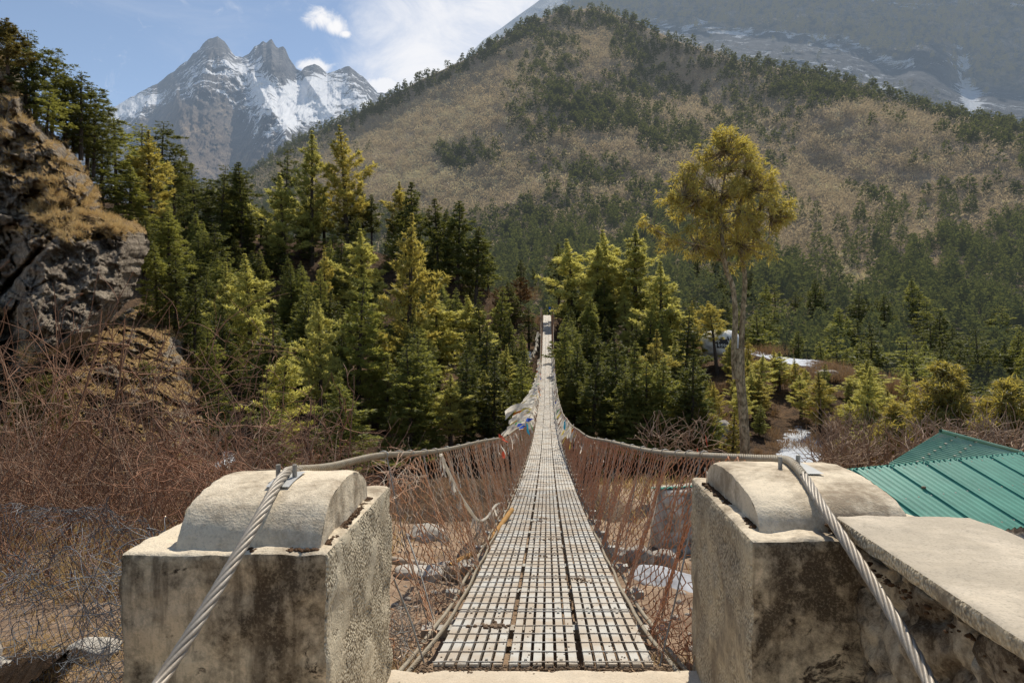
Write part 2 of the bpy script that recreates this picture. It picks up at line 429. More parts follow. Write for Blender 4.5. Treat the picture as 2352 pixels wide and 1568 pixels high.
def rough_block(name, C8, dims, res, mats, rad=0.02, disp=0.006, seed=0, parent=None, skip=(), dsc=9.0, ox=(0, 0, 0), rub=0.0):
    """block with chipped rounded edges; C8 corners ordered like MB.hexa; mats [bottom,top,front,right,back,left]"""
    C8 = np.array(C8, float); d = np.array(dims, float)
    mb = MB()
    def tri(p):
        u, v, w = [p[:, i:i+1]/d[i] for i in range(3)]
        b = (C8[0]*(1-u)+C8[1]*u)*(1-v)+(C8[3]*(1-u)+C8[2]*u)*v
        t = (C8[4]*(1-u)+C8[5]*u)*(1-v)+(C8[7]*(1-u)+C8[6]*u)*v
        return b*(1-w)+t*w
    faces = [(2, 0, 0, 1), (2, 1, 0, 1), (1, 0, 0, 2), (0, 1, 1, 2), (1, 1, 0, 2), (0, 0, 1, 2)]
    for fi, (ax, hi, a, b) in enumerate(faces):
        if fi in skip: continue
        na = max(2, int(d[a]/res)+1); nb = max(2, int(d[b]/res)+1)
        ga, gb = np.meshgrid(np.linspace(0, d[a], na), np.linspace(0, d[b], nb))
        p = np.zeros((na*nb, 3)); p[:, a] = ga.ravel(); p[:, b] = gb.ravel(); p[:, ax] = d[ax] if hi else 0
        W = tri(p)+np.array(ox)
        r = rad*(0.7+1.5*np.clip(fbm(W[:, 0]*7, W[:, 1]*7, W[:, 2]*7, 4, seed)+0.25, 0, 1))[:, None]
        r = np.minimum(r, d.min()*0.3)
        inner = np.clip(p, r, d-r)
        n = p-inner; n /= np.linalg.norm(n, axis=1, keepdims=True)+1e-9
        q = inner+r*n
        q = q + n*(disp*fbm(W[:, 0]*dsc, W[:, 1]*dsc, W[:, 2]*dsc, 5, seed+3)*2)[:, None]
        if rub:
            ww = 0.05*fbm(W[:, 1]*6, W[:, 2]*6, 0, 3, seed)
            c_, e_ = cells(W[:, 1]*4.2+ww*6, W[:, 2]*5.5+W[:, 0]*3+ww*8, seed)
            q = q + n*(rub*(c_-0.6)-rub*0.9*np.exp(-e_/0.10)+rub*0.5*fbm(W[:, 1]*22, W[:, 2]*22, 0, 4, seed))[:, None]
        V = tri(q)
        Q = gridq(na, nb)
        if (hi == 1) == (ax == 1): Q = Q[:, ::-1]
        mb.add(V, Q, m=fi)
    return mb.build(name, [mats[i] for i in range(6)], parent, smooth=True)

def saddle(name, prof, xl, xr, zb, mat, parent, seed):
    prof = np.array(prof, float)
    s = np.concatenate([[0], np.cumsum(np.linalg.norm(np.diff(prof, axis=0), axis=1))])
    ss = np.linspace(0, s[-1], 60)
    py = np.interp(ss, s, prof[:, 0]); pz = np.interp(ss, s, prof[:, 1])
    # soften profile
    k = np.array([1, 2, 3, 2, 1.0]); k /= k.sum()
    for _ in range(2):
        py[2:-2] = np.convolve(py, k, 'same')[2:-2]; pz[2:-2] = np.convolve(pz, k, 'same')[2:-2]
    nx = 50
    u = np.linspace(0, 1, nx)
    U, PY = np.meshgrid(u, py); _, PZ = np.meshgrid(u, pz)
    X = xl(PY)*(1-U)+xr(PY)*U
    edge = np.minimum(U, 1-U)*0.5
    chip = 0.012*np.exp(-edge/0.012)*(0.6+np.abs(fbm(X*30, PY*30, PZ*30, 3, seed)))
    Z = PZ + 0.006*fbm(X*8, PY*8, 0, 5, seed) - chip
    YY = PY + 0.006*fbm(X*9, PZ*9, 5, 4, seed+1)
    mb = MB()
    mb.add(np.stack([X, YY, Z], -1).reshape(-1, 3), gridq(nx, 60))
    for e in (0, nx-1):
        n = 10
        T, I = np.meshgrid(np.linspace(0, 1, n), np.arange(60))
        VX = X[I, e]+(0.006*fbm(YY[I, e]*25, T*8, 0, 4, seed+5)); VY = YY[I, e]; VZ = zb+(Z[I, e]-zb)*T
        Q = gridq(n, 60)
        if e: Q = Q[:, ::-1]
        mb.add(np.stack([VX+0*T, VY+0*T, VZ], -1).reshape(-1, 3), Q)
    return mb.build(name, mat, parent, smooth=True)

def pillar(name, label, C8, dims, mats, seed):
    root = empty(name, (0, 0, 0), label=label, cat='pillar', group=None)
    rough_block('block', C8, dims, 0.016, mats, 0.021, 0.009, seed, root, skip=(0,))
    return root
cl = M['conc_front']; ct = M['conc_top']; cs = M['conc_side']; cs2 = M['conc_side2']
ZB = -1.9
LP = pillar('anchor_pillar', 'square weathered concrete pillar left of the deck, dark stained front, cable over its rounded top',
    [(-1.216, 2.11, ZB), (-0.573, 2.11, ZB), (-0.554, 3.15, ZB), (-1.24, 3.15, ZB), (-1.216, 2.11, -0.655), (-0.573, 2.11, -0.655), (-0.554, 3.15, -0.655), (-1.24, 3.15, -0.655)],
    (0.66, 1.04, 1.245), [cl, ct, cl, cs, cl, cs2], 11)
RP = pillar('anchor_pillar', 'brown stained concrete pillar right of the deck, joined to the sloping parapet wall',
    [(0.788, 2.25, ZB), (1.50, 2.25, ZB), (1.56, 3.3, ZB), (0.865, 3.3, ZB), (0.788, 2.25, -0.655), (1.50, 2.25, -0.655), (1.56, 3.3, -0.655), (0.865, 3.3, -0.655)],
    (0.70, 1.05, 1.245), [cl, ct, cl, cs2, cl, cs2], 23)
saddle('saddle', [(2.155, -0.665), (2.19, -0.595), (2.25, -0.535), (2.34, -0.506), (2.43, -0.494), (2.52, -0.488), (2.62, -0.494), (2.74, -0.52), (2.84, -0.57), (2.87, -0.665)],
       lambda y: -1.065+0*y, lambda y: -0.608+0.0*y, -0.665, ct, LP, 3)
saddle('saddle', [(2.365, -0.665), (2.39, -0.605), (2.47, -0.562), (2.62, -0.536), (2.78, -0.524), (2.92, -0.521), (3.05, -0.535), (3.16, -0.575), (3.21, -0.665)],
       lambda y: 0.86+0.06*(y-2.365), lambda y: 1.385+0.03*(y-2.365), -0.665, ct, RP, 8)
for root, pts in ((LP, [(639, 1094, 2.45, 0.055), (677, 1094, 2.45, 0.055)]), (RP, [(1792, 1076, 2.82, 0.062), (1833, 1072, 2.88, 0.062)])):
    for (px, py, Y, hh) in pts:
        p = P(px, py, Y)
        mb = MB(); mb.tube([p+(0, 0, -0.03), p+(0, 0, hh-0.03), p+(0, 0, hh-0.012)], 0.0085, 12)
        # closed top
        a = np.arange(12)*math.pi/6
        mb.add(np.vstack([[p+(0, 0, hh-0.012)], np.stack([p[0]+0.0085*np.cos(a), p[1]+0.0085*np.sin(a), np.full(12, p[2]+hh-0.012)], -1)]), T=[[0, 1+i, 1+(i+1) % 12] for i in range(12)])
        mb.build('steel_pin', M['galv_dull'], root, smooth=False)
def pad(root, x0, x1, prof, off):
    V = []; prof = np.array(prof)
    for (y, z) in prof: V += [(x0, y, z+off), (x1, y, z+off)]
    Q = [[2*i, 2*i+1, 2*i+3, 2*i+2] for i in range(len(prof)-1)]
    MB().add(V, Q).build('bearing_pad', M['pad'], root)
pad(LP, -0.845, -0.765, [(2.34, -0.502), (2.38, -0.496), (2.43, -0.491), (2.50, -0.486), (2.54, -0.487)], 0.004)
pad(RP, 1.165, 1.235, [(2.70, -0.527), (2.78, -0.522), (2.86, -0.519), (2.92, -0.519)], 0.004)

# parapet wall running back from the right pillar
wall = empty('parapet_wall', (0, 0, 0), label='rough stone parapet wall with flat concrete coping, beside the right pillar', cat='wall')
rough_block('stone_wall', [(1.02, 0.1, ZB), (1.50, 0.1, ZB), (1.56, 2.25, ZB), (1.12, 2.25, ZB), (0.965, 0.1, -0.653), (1.44, 0.1, -0.653), (1.55, 2.25, -0.653), (1.135, 2.25, -0.653)],
    (0.48, 2.15, 1.2), 0.014, [M['rubble']]*6, 0.03, 0.04, 40, wall, skip=(0, 4), dsc=4.0, rub=0.045)
rough_block('coping_slab', [(0.915, 0.1, -0.650), (1.46, 0.1, -0.650), (1.585, 2.36, -0.650), (1.112, 2.36, -0.650), (0.915, 0.1, -0.60), (1.46, 0.1, -0.60), (1.585, 2.36, -0.60), (1.112, 2.36, -0.60)],
    (0.5, 2.26, 0.05), 0.012, [M['coping'], M['coping'], M['coping'], M['conc_side2'], M['coping'], M['conc_side2']], 0.013, 0.006, 41, wall)

# threshold slab
slab = rough_block('threshold_slab', [(-0.62, -1.2, -1.75), (0.95, -1.2, -1.75), (0.90, 3.17, -1.75), (-0.575, 3.17, -1.75), (-0.62, -1.2, -1.52), (0.95, -1.2, -1.52), (0.90, 3.17, -1.52), (-0.575, 3.17, -1.52)],
    (1.5, 4.3, 0.23), 0.03, [M['slab']]*6, 0.02, 0.008, 50)
tag(slab, 'pale concrete threshold slab between the two pillars at the bridge mouth', 'slab')

# moss and grit along the saddle joints
mb = MB()
def lump(mb, c, r, m=0, fl=0.6, n=7):
    """small irregular clod"""
    a, b = np.meshgrid(np.linspace(0, 2*np.pi, n+1)[:-1], np.linspace(-1.2, 1.45, 5))
    rr = r*(0.75+0.5*rng.random(a.shape))
    V = np.stack([c[0]+rr*np.cos(a)*np.cos(b), c[1]+rr*np.sin(a)*np.cos(b), c[2]+rr*fl*np.sin(b)], -1).reshape(-1, 3)
    i = np.arange(5*n).reshape(5, n); i1 = np.roll(i, -1, 1)
    Q = np.stack([i[:-1], i1[:-1], i1[1:], i[1:]], -1).reshape(-1, 4)
    mb.add(V, Q, m=m)
    mb.add([V[4*n+k] for k in range(n)]+[np.mean(V[4*n:], 0)+(0, 0, r*0.12)], T=[[k, (k+1) % n, n] for k in range(n)], m=m)
for k in range(200):
    t = rng.random()**0.7
    lump(mb, (-0.86+0.25*rng.random(), 2.148+0.012*rng.standard_normal()*0.5, -0.655), 0.003+0.007*rng.random()**2)
for k in range(300):
    lump(mb, (-0.598+0.007*rng.standard_normal(), 2.2+0.66*rng.random(), -0.655), 0.003+0.006*rng.random()**2)
for k in range(420):
    y = 2.4+0.75*rng.random(); lump(mb, (0.853+0.06*(y-2.365)+0.008*rng.standard_normal(), y, -0.656), 0.003+0.010*rng.random()**2)
for k in range(60):
    lump(mb, (1.115+0.012*rng.standard_normal(), 2.33+0.02*rng.standard_normal(), -0.655+0.04*rng.random()), 0.006+0.010*rng.random())
for k in range(70):
    y = 1.2+1.1*rng.random(); lump(mb, (1.035+0.06*(y-1.2)+0.012*rng.standard_normal(), y, -0.69), 0.003+0.009*rng.random()**2)
o = mb.build('moss_clumps', M['moss'], smooth=True); tag(o, 'brown moss growing in the joints of the two concrete pillars', 'moss', kind='stuff')

# ============================================================ the bridge
BR = empty('suspension_bridge', (float(ctr(Y0)), Y0, float(deckz(Y0))), label='long narrow suspension footbridge with metal grating deck and rusty wire mesh sides', cat='bridge')
BL = np.array([float(ctr(Y0)), Y0, float(deckz(Y0))])
class BMB(MB):
    def build(s, name, mats, parent=None, smooth=False, loc=None, attrs=None):
        s.V = [v-BL for v in s.V]
        return MB.build(s, name, mats, parent if parent is not None else BR, smooth, loc, attrs)

def catmull(pts, n=12):
    pts = np.array(pts, float); out = []
    P_ = np.vstack([2*pts[0]-pts[1], pts, 2*pts[-1]-pts[-2]])
    for i in range(1, len(P_)-2):
        t = np.linspace(0, 1, n, endpoint=False)[:, None]
        a, b, c, d = P_[i-1], P_[i], P_[i+1], P_[i+2]
        out.append(0.5*((2*b)+(-a+c)*t+(2*a-5*b+4*c-d)*t*t+(-a+3*b-3*c+d)*t**3))
    out.append(pts[-1:]); return np.vstack(out)
def resample(p, step):
    s = np.concatenate([[0], np.cumsum(np.linalg.norm(np.diff(p, axis=0), axis=1))])
    ss = np.arange(0, s[-1], step)
    return np.stack([np.interp(ss, s, p[:, i]) for i in range(3)], -1)
def rope(mb, path, Rr, pitch, strands=6, step=0.011, sides=7):
    p = resample(path, step); n = len(p)
    t = np.gradient(p, axis=0); t /= np.linalg.norm(t, axis=1, keepdims=True)
    u = np.cross(t, np.array([0, 0, 1.0])+0*t); u /= np.linalg.norm(u, axis=1, keepdims=True)
    w = np.cross(t, u)
    s = np.arange(n)*step
    rs = Rr*0.36; rc = Rr-rs
    L = []
    for k in range(strands):
        a = 2*np.pi*(k/strands + s/pitch)
        L.append(p+rc*(np.cos(a)[:, None]*u+np.sin(a)[:, None]*w))
    mb.tubes(np.array(L), rs*1.06, sides)
    mb.tube(p[::3], rc*0.8, 6)

lp0 = [P(330, 1640, 1.52), P(367, 1568, 1.65), P(455, 1427, 1.80), P(540, 1283, 1.98), P(598, 1182, 2.15), P(636, 1112, 2.33), P(655, 1089, 2.44), P(672, 1080, 2.56)]
rp0 = [P(2175, 1640, 1.52), P(2136, 1566, 1.65), P(2061, 1429, 1.84), P(1975, 1292, 2.07), P(1893, 1169, 2.34), P(1852, 1101, 2.58), P(1825, 1068, 2.78), P(1802, 1055, 2.95)]
RR = 0.0172
YN = 13.0
for side, pp, tl in ((-1, lp0, P(760, 1071, 3.05)), (1, rp0, P(1740, 1052, 3.25))):
    ys = np.linspace(3.9, YN+0.3, 30)
    path = catmull(pp+[tl]+list(raily(ys[::3], side)), 14)
    mb = BMB()
    k = np.argmax(path[:, 1] > 2.6)
    rope(mb, path[:k+2], RR, 0.30)
    n0 = sum(len(q) for q in mb.Q)
    rope(mb, path[k:], RR*1.04, 0.13, strands=5)
    yf = np.linspace(YN, Y1, 90)
    mb.tube(raily(yf, side), 0.019, 6)
    mb.mq = [np.concatenate([np.zeros(n0, int), np.ones(sum(len(q) for q in mb.Q)-n0, int)])]
    o = mb.build('handrail_cable', [M['rope'], M['rope_old']], smooth=True)
    o['label'] = 'thick twisted steel cable over the %s pillar' % ('left' if side < 0 else 'right')
# wire loops on the handrail
for side in (-1, 1):
    for Yk in (3.55, 3.75, 4.0, 4.35, 4.65, 5.1, 5.5, 6.05, 6.7, 7.4, 8.2, 9.1, 10.2):
        c = raily(Yk, side) if Yk > 3.9 else None
        if c is None: continue
        a = np.linspace(0, 2*np.pi*1.9, 26)
        mb = BMB()
        pts = np.stack([c[0]+0.026*np.cos(a)*(1+0.15*np.sin(3*a)), c[1]+0.012*(a/6-1)+0*a, c[2]+0.027*np.sin(a)], -1)
        mb.tube(pts, 0.0026, 5); mb.build('wire_loop', M['galv_dull'], smooth=True)

# deck panels (three abreast), near hundred as parts, the rest as one part
def panel(mb, Yk, j, L=0.985, fine=True):
    x0 = -0.515+j*0.3555
    n = 6; sw = 0.0400; gap = (0.322-n*sw)/(n-1)
    y0 = Yk+0.0; y1 = Yk+L
    for i in range(n):
        xa = x0+i*(sw+gap); xb = xa+sw
        for (a, b, zt, zb_) in ((xa, xb, 0.0, -0.028),):
            V = []
            for z in (zb_, zt):
                for (x, y) in ((a, y0), (b, y0), (b, y1), (a, y1)):
                    V.append((ctr(y)+x, y, deckz(y)+z))
            mb.hexa(np.array(V, float), m=0)
    if fine:
        nr = 7
        ys = y0+0.02+(L-0.04)*np.arange(nr)/(nr-1)
        pr = []
        for y in ys:
            xs = np.linspace(x0-0.005, x0+0.328, 6)
            yy = y+0.005*rng.standard_normal(6)*0.6
            pr.append(np.stack([ctr(yy)+xs, yy, deckz(yy)+0.0045+0.001*rng.standard_normal(6)], -1))
        mb.tubes(np.array(pr), 0.0032 if Yk < 12 else 0.004, 6 if Yk < 12 else 3, m=0)
        if Yk < 11:
            for y in (y0+0.05, y1-0.05):
                for i in (1, 4):
                    xx = x0+i*(sw+gap)+sw/2
                    mb.box((float(ctr(y))+xx, y, float(deckz(y))+0.005), (0.014, 0.014, 0.010), m=1)
rows = int((Y1-Y0)//1.0)+1
cnt = 0
rest = BMB()
for k in range(rows):
    for j in range(3):
        Yk = Y0+k*1.0
        if cnt < 96:
            mb = BMB(); panel(mb, Yk, j); mb.build('deck_panel', [M['galv'], M['galv_dull']]); cnt += 1
        else:
            panel(rest, Yk, j, fine=Yk < 60)
o = rest.build('deck_panels', [M['galv'], M['galv_dull']]); o['kind'] = 'stuff'
# cross beams and hanger rods
rb = BMB(); rh = BMB()
for k in range(95):
    Yk = 4.08+k*0.985; c = float(ctr(Yk)); z = float(deckz(Yk))
    mb = BMB() if k < 48 else rb
    w = 1.46 if Yk < 20 else 1.34
    mb.box((c, Yk, z-0.072), (w, 0.075, 0.006), m=0); mb.box((c, Yk-0.035, z-0.098), (w, 0.006, 0.05), m=0); mb.box((c, Yk+0.035, z-0.098), (w, 0.006, 0.05), m=0)
    if k < 48: mb.build('crossbeam', M['galv_dull'])
    for side in (-1, 1):
        m2 = BMB() if k < 48 else rh
        top = raily(Yk-0.03, side); bot = np.array([c+side*(w/2-0.04), Yk, z-0.06])
        mid = (top+bot)/2+rng.standard_normal(3)*0.008
        m2.tube(catmull([top+(0, 0, 0.02), mid, bot], 5), 0.0042 if Yk < 25 else 0.007, 5)
        if k < 48: m2.build('hanger_rod', M['galv_dull'], smooth=True)
for mbx, nm in ((rb, 'crossbeams'), (rh, 'hanger_rods')):
    o = mbx.build(nm, M['galv_dull']); o['kind'] = 'stuff'
# deck cables
for side in (-1, 1):
    for q, dz in ((0.565, -0.045), (0.625, -0.055)):
        ys = np.concatenate([np.linspace(3.0, 14, 60), np.linspace(14.5, Y1, 60)])
        off = q+0.006*np.sin(ys*5+q*30)+np.where(ys < 4.3, (4.3-ys)*0.06, 0)
        path = np.stack([ctr(ys)+side*off, ys, deckz(ys)+dz], -1)
        mb = BMB()
        if q < 0.6: rope(mb, path[:60], 0.0125, 0.14, step=0.014); mb.tube(path[59:], 0.013, 5)
        else: mb.tube(path, 0.0125, 7)
        mb.build('deck_cable', M['rope_old'], smooth=True)

# wire mesh sides
def netting(side):
    mb = BMB()
    groups = [(3.32, 7.0, 0.058, 0.0042, 0.088), (7.0, 14.0, 0.062, 0.0048, 0.10), (14.0, 28.0, 0.070, 0.0042, 0.11), (28.0, 50.0, 0.11, 0.007, 0.17), (50.0, 97.0, 0.16, 0.011, 0.24)]
    for (ya, yb, sp, r, per) in groups:
        n = int((yb-ya)/sp); K = int(1.15/(per/2))+1
        yj = ya+sp*np.arange(n)
        i = np.arange(K)
        zig = ((i[None, :]+np.arange(n)[:, None]) % 2)*2-1
        t = np.linspace(0, 1, K)[None, :]+0*yj[:, None]
        top = 1.0+0*yj
        if side < 0:
            top = 1-0.26*np.exp(-((yj-3.75)/0.62)**2)-0.05*np.abs(fbm(yj*5, 0, 0, 2, 9))*(yj < 5)
        else:
            top = 1-0.03*np.abs(fbm(yj*4, 0, 0, 2, 19))
        t = t*top[:, None]
        YY = yj[:, None]+zig*sp*0.52
        nn = fbm(YY*1.3, t*1.3, side*3.0, 3, 5)
        fold = np.where(YY < 30, 1, 0)
        amp = 0.06 if side > 0 else 0.05
        YY = YY + fold*(amp*fbm(YY*2.2, t*1.2, 0, 2, 21+side)*0.7+0.018*np.sin(yj[:, None]*5.1+side)*(0.4+t))
        nearj = np.exp(-(YY-3.5)**2/1.2)
        YY = YY + nearj*0.10*fbm(YY*6, t*5, 1, 2, 33)
        tz = t + nearj*0.05*fbm(YY*7, t*6, 2, 2, 35)+0.018*fbm(YY*4, t*5, 4, 2, 36)
        A = raily(YY.ravel(), side).reshape(YY.shape+(3,))
        bo = 0.60+0.05*np.sin(YY*6.2)+0.06*nearj
        B = np.stack([ctr(YY)+side*bo, YY, deckz(YY)-0.07], -1)
        Wp = B*(1-tz[..., None])+A*tz[..., None]
        if side < 0:
            Wp[..., 0] -= 0.22*np.exp(-((YY-3.3)/0.45)**2)*np.sin(np.clip(tz, 0, 1)*np.pi)*0.5
        bul = side*(0.05*nn+0.022*np.sin(YY*11+3*t))*np.sin(np.clip(t, 0, 1)*np.pi)
        Wp[..., 0] += bul + zig*0.004*((i[None, :] % 2)*2-1)
        # rounded kinks: resample with midpoints
        mb.tubes(Wp, r, 3)
    # loose ends
    return mb.build('wire_mesh_side', M['net'] if side < 0 else M['net_red'], smooth=True)
ol = netting(-1); ol['label'] = 'torn rusty wire mesh side'
orr = netting(1); orr['label'] = 'reddish rusty wire mesh side hanging in folds'
# torn and bunched wires at the left end, gathered strands at the right end
def tangle(name, cen, size, n, L, r, mat, seed, curl=9.0, parent=None, K=26):
    g = np.random.default_rng(seed)
    P0 = np.array(cen)+(g.random((n, 3))-0.5)*np.array(size)
    d = g.standard_normal((n, 3)); d /= np.linalg.norm(d, axis=1, keepdims=True)
    ax = g.standard_normal((n, 3)); pts = [P0.copy()]
    for k in range(K-1):
        ax = ax*0.9+g.standard_normal((n, 3))*0.5
        d = d+np.cross(d, ax)*curl*L/K*0.4; d /= np.linalg.norm(d, axis=1, keepdims=True)
        nxt = pts[-1]+d*L/K
        nxt += (np.array(cen)-nxt)*0.03
        pts.append(nxt)
    mb = MB() if parent is None else BMB()
    mb.tubes(np.stack(pts, 1), r, 4)
    return mb.build(name, mat, parent, smooth=True)
tangle('loose_wires', raily(4.25, -1)+np.array([0, 0, -0.16]), (0.06, 0.9, 0.12), 60, 0.32, 0.0016, M['net'], 4, 10, BR)
tangle('loose_wires', (0.80, 3.42, -1.45), (0.14, 0.3, 0.2), 45, 0.3, 0.0017, M['wire_rust'], 5, 10, BR)
tangle('loose_wires', (-0.60, 3.45, -1.52), (0.16, 0.3, 0.14), 40, 0.28, 0.0016, M['galv_dull'], 6, 10, BR)
# stay wires at both mouths
for a, b in (((0.71, 3.28, -1.56), P(1587, 1210, 3.6)), ((-0.42, 3.3, -1.57), P(905, 1330, 3.35)), (P(995, 1420, 3.7), P(930, 1215, 4.1))):
    mb = BMB(); mb.tube([a, (np.array(a)+np.array(b))/2+(0.006, 0, 0.01), b], 0.0048, 6); mb.build('stay_rod', M['galv_dull'], smooth=True)
# dry dung, leaves and grit lying on the deck
mb = MB()
def onto(off, Y, dz=0.006): return (float(ctr(Y))+off, Y, float(deckz(Y))+dz)
for (off, Y, n, s) in ((-0.27, 3.85, 46, 0.010), (0.02, 6.1, 10, 0.008), (0.0, 7.0, 14, 0.011), (-0.02, 8.6, 10, 0.012), (-0.06, 8.4, 8, 0.012), (0.22, 5.1, 14, 0.008), (0.3, 5.0, 8, 0.007), (0.1, 6.5, 12, 0.008)):
    for k in range(n): lump(mb, onto(off+rng.standard_normal()*0.05, Y+rng.standard_normal()*0.03), s*(0.5+rng.random()))
for k in range(420):
    y = 3.2+13*rng.random()**1.6; lump(mb, onto(-0.5+1.0*rng.random(), y, 0.002), 0.002+0.004*rng.random())
for k in range(260):   # gravel in the gaps of the first panels
    y = 3.2+4*rng.random(); lump(mb, onto(-0.5+1.0*rng.random(), y, -0.016), 0.006+0.007*rng.random())
for k in range(500):
    lump(mb, (-0.45+1.2*rng.random(), 3.185+0.02*rng.standard_normal(), -1.525), 0.003+0.007*rng.random()**2)
o = mb.build('dirt_and_grit', M['dung'], smooth=True); tag(o, 'dry dung, leaves and grit scattered over the near deck panels', 'dirt', kind='stuff')
# ============================================================ terrain
def near_h(x, Y):
    """height of the near bank"""
    base = interp(Y, [(-6, -1.55), (3.2, -1.60), (5, -2.0), (8, -2.62), (11.5, -3.0), (14, -5.0), (20, -12), (30, -24), (36, -27)])
    left = interp(Y, [(-6, -1.50), (3.5, -1.53), (5.5, -1.75), (8, -2.35), (12, -3.2), (17, -5.5), (24, -11), (30, -20), (36, -26)])
    right = interp(Y, [(-6, -1.6), (4, -2.0), (7, -2.5), (12, -3.2), (24, -5.0), (30, -12), (36, -22)])
    wl = sstep(-0.4, -2.2, x); wr_ = sstep(1.0, 3.0, x)
    h = base*(1-wl)*(1-wr_)+left*wl+right*wr_
    n = 0.10*fbm(x*0.9, Y*0.9, 0, 5, 3)+0.05*fbm(x*5, Y*5, 0, 4, 4)
    under = ((x > -0.7) & (x < 1.0) & (Y < 3.35))
    return h + n*np.where(under, 0, 1) - np.where(under, 0.2, 0)
xs = np.concatenate([np.linspace(-40, -9, 30), np.linspace(-8.8, 8.8, 240), np.linspace(9, 40, 30)])
ys = np.concatenate([np.linspace(-8, 1.2, 14), np.linspace(1.3, 14, 240), np.linspace(14.2, 36, 60)])
X, Y = np.meshgrid(xs, ys)
Z = near_h(X, Y)
def blobm(X, Y, cx, cy, r): return np.clip(1-np.hypot(X-cx, Y-cy)/r, 0, 1)
sn = np.maximum.reduce([0.6*blobm(X, Y, 2.4, 6.1, 1.0)])
me = mesh_np('near_bank_ground', np.stack([X, Y, Z], -1).reshape(-1, 3), [gridq(len(xs), len(ys))], M['ground'], True, attrs={'snow': sn})
tag(link('ground', me), kind='structure')
# base sheet to the horizon
def sheet_flat(z, s):
    me = mesh_np('valley_floor', [(-s, -s, z), (s, -s, z), (s, s, z), (-s, s, z)], [[[0, 1, 2, 3]]], M['forest_floor'], attrs={'snow': [0]*4})
    tag(link('valley_floor', me), kind='structure')
sheet_flat(-60, 12000)

# far bank: wooded slope; top edge (px -> py, depth)
TOP = [(-900, 380, 130), (0, 420, 125), (240, 455, 125), (420, 500, 128), (600, 540, 130), (800, 560, 128), (1000, 620, 118), (1130, 672, 108), (1200, 700, 100), (1232, 724, 97.6), (1280, 724, 97.6),
       (1340, 742, 104), (1450, 752, 104), (1600, 800, 92), (1700, 808, 86), (1800, 838, 82), (1900, 855, 78), (2000, 885, 74), (2100, 915, 70), (2200, 960, 66), (2352, 985, 62), (3300, 1010, 60)]
def wtop(px): return interp(px, [(a, b) for a, b, c in TOP]), interp(px, [(a, c) for a, b, c in TOP])
def bankdepth(px, py):
    yt, Yt = wtop(px)
    f = np.clip((1150-py)/(1150-yt), -0.5, 1)
    lo = interp(px, [(-900, 30), (100, 34), (450, 40), (1250, 44), (2352, 40), (3300, 40)])
    return lo+(Yt-lo)*np.sign(f)*np.abs(f)**1.15
pxs = np.linspace(-900, 3300, 560)
rowsV = []; rowsS = []
fr = np.concatenate([np.linspace(-0.42, 1, 260)])
for f in fr:
    yt, Yt = wtop(pxs)
    py = 1150-(1150-yt)*f
    D = bankdepth(pxs, py)
    p = np.stack([(pxs-CX)/F*D, D, (CY-py)/F*D], -1)
    k = np.clip(1-np.abs(f-1)*0, 0, 1)
    mask = 1-np.exp(-((pxs-1256)/40)**2)*sstep(0.9, 1.0, f)
    edge = sstep(1.0, 0.93, f)
    n = fbm(p[:, 0]*0.16, p[:, 1]*0.16, p[:, 2]*0.16, 5, 61)*2.6*edge*mask + fbm(p[:, 0]*0.7, p[:, 1]*0.7, p[:, 2]*0.7, 4, 62)*0.5*mask
    p[:, 1] += n; p[:, 2] += 0.35*n
    rowsV.append(p)
    s = np.zeros(len(pxs))
    def G(cx, cy, sx, sy, a=1.0): return a*np.exp(-((pxs-cx)/sx)**2-((py-cy)/sy)**2)
    s = s+G(1825, 1010, 58, 46, 0.86)+G(1850, 1060, 60, 34, 0.62)+G(1660, 1000, 30, 20, 0.5)+G(530, 1040, 30, 26, 0.72)+G(500, 1075, 30, 22, 0.6)+G(725, 860, 10, 10, 0)
    s = s+G(1215, 820, 16, 26, 0.55)+G(1195, 905, 22, 9, 0.55)+G(395, 815, 22, 9, .55)+G(300, 850, 60, 14, .25)+G(418, 835, 9, 30, .62)+G(1880, 855, 30, 8, .5)
    rowsS.append(s)
# beyond the crest: nearly level shelf, then down behind
last = rowsV[-1].copy()
for (dy, dz) in ((4, 0.1), (10, 0.3), (22, 0.5), (34, -0.6), (50, -9), (70, -22)):
    q = last.copy(); g = 1+dy/last[:, 1]; q[:, 0] *= g; q[:, 1] += dy; q[:, 2] += dz+0.25*fbm(q[:, 0]*0.2, q[:, 1]*0.2, 0, 3, 7)*(dy < 40)
    rowsV.append(q)
    s = np.zeros(len(pxs))
    if dy < 40:
        s = np.exp(-((pxs-1790)/150)**2)*0.62
    rowsS.append(s)
V = np.concatenate(rowsV)
me = mesh_np('far_bank', V, [gridq(len(pxs), len(rowsV))], M['forest_floor'], True, attrs={'snow': np.concatenate(rowsS)})
tag(link('far_bank_terrain', me), kind='structure')

# rock cliff on the left
RB = [(60, -120), (112, 0), (150, 34), (180, 55), (215, 66), (262, 74), (285, 92), (300, 112), (330, 150), (370, 178), (415, 214), (450, 235), (470, 234), (492, 240), (510, 312), (530, 338), (560, 342), (600, 330), (640, 318), (680, 300), (720, 268), (760, 236), (790, 180), (820, 110), (860, 70), (900, 40), (1000, 12), (1060, 0), (1150, -10)]
nv, nu = 460, 340
pyv = np.linspace(60, 1150, nv)
Rb = interp(pyv, RB)
Rb = Rb + 9*fbm(pyv*0.035, 0, 0, 5, 77, 0.65)
u = np.linspace(0, 1, nu)**0.8
U, PY = np.meshgrid(u, pyv)
PX = -420+(Rb[:, None]+420)*U
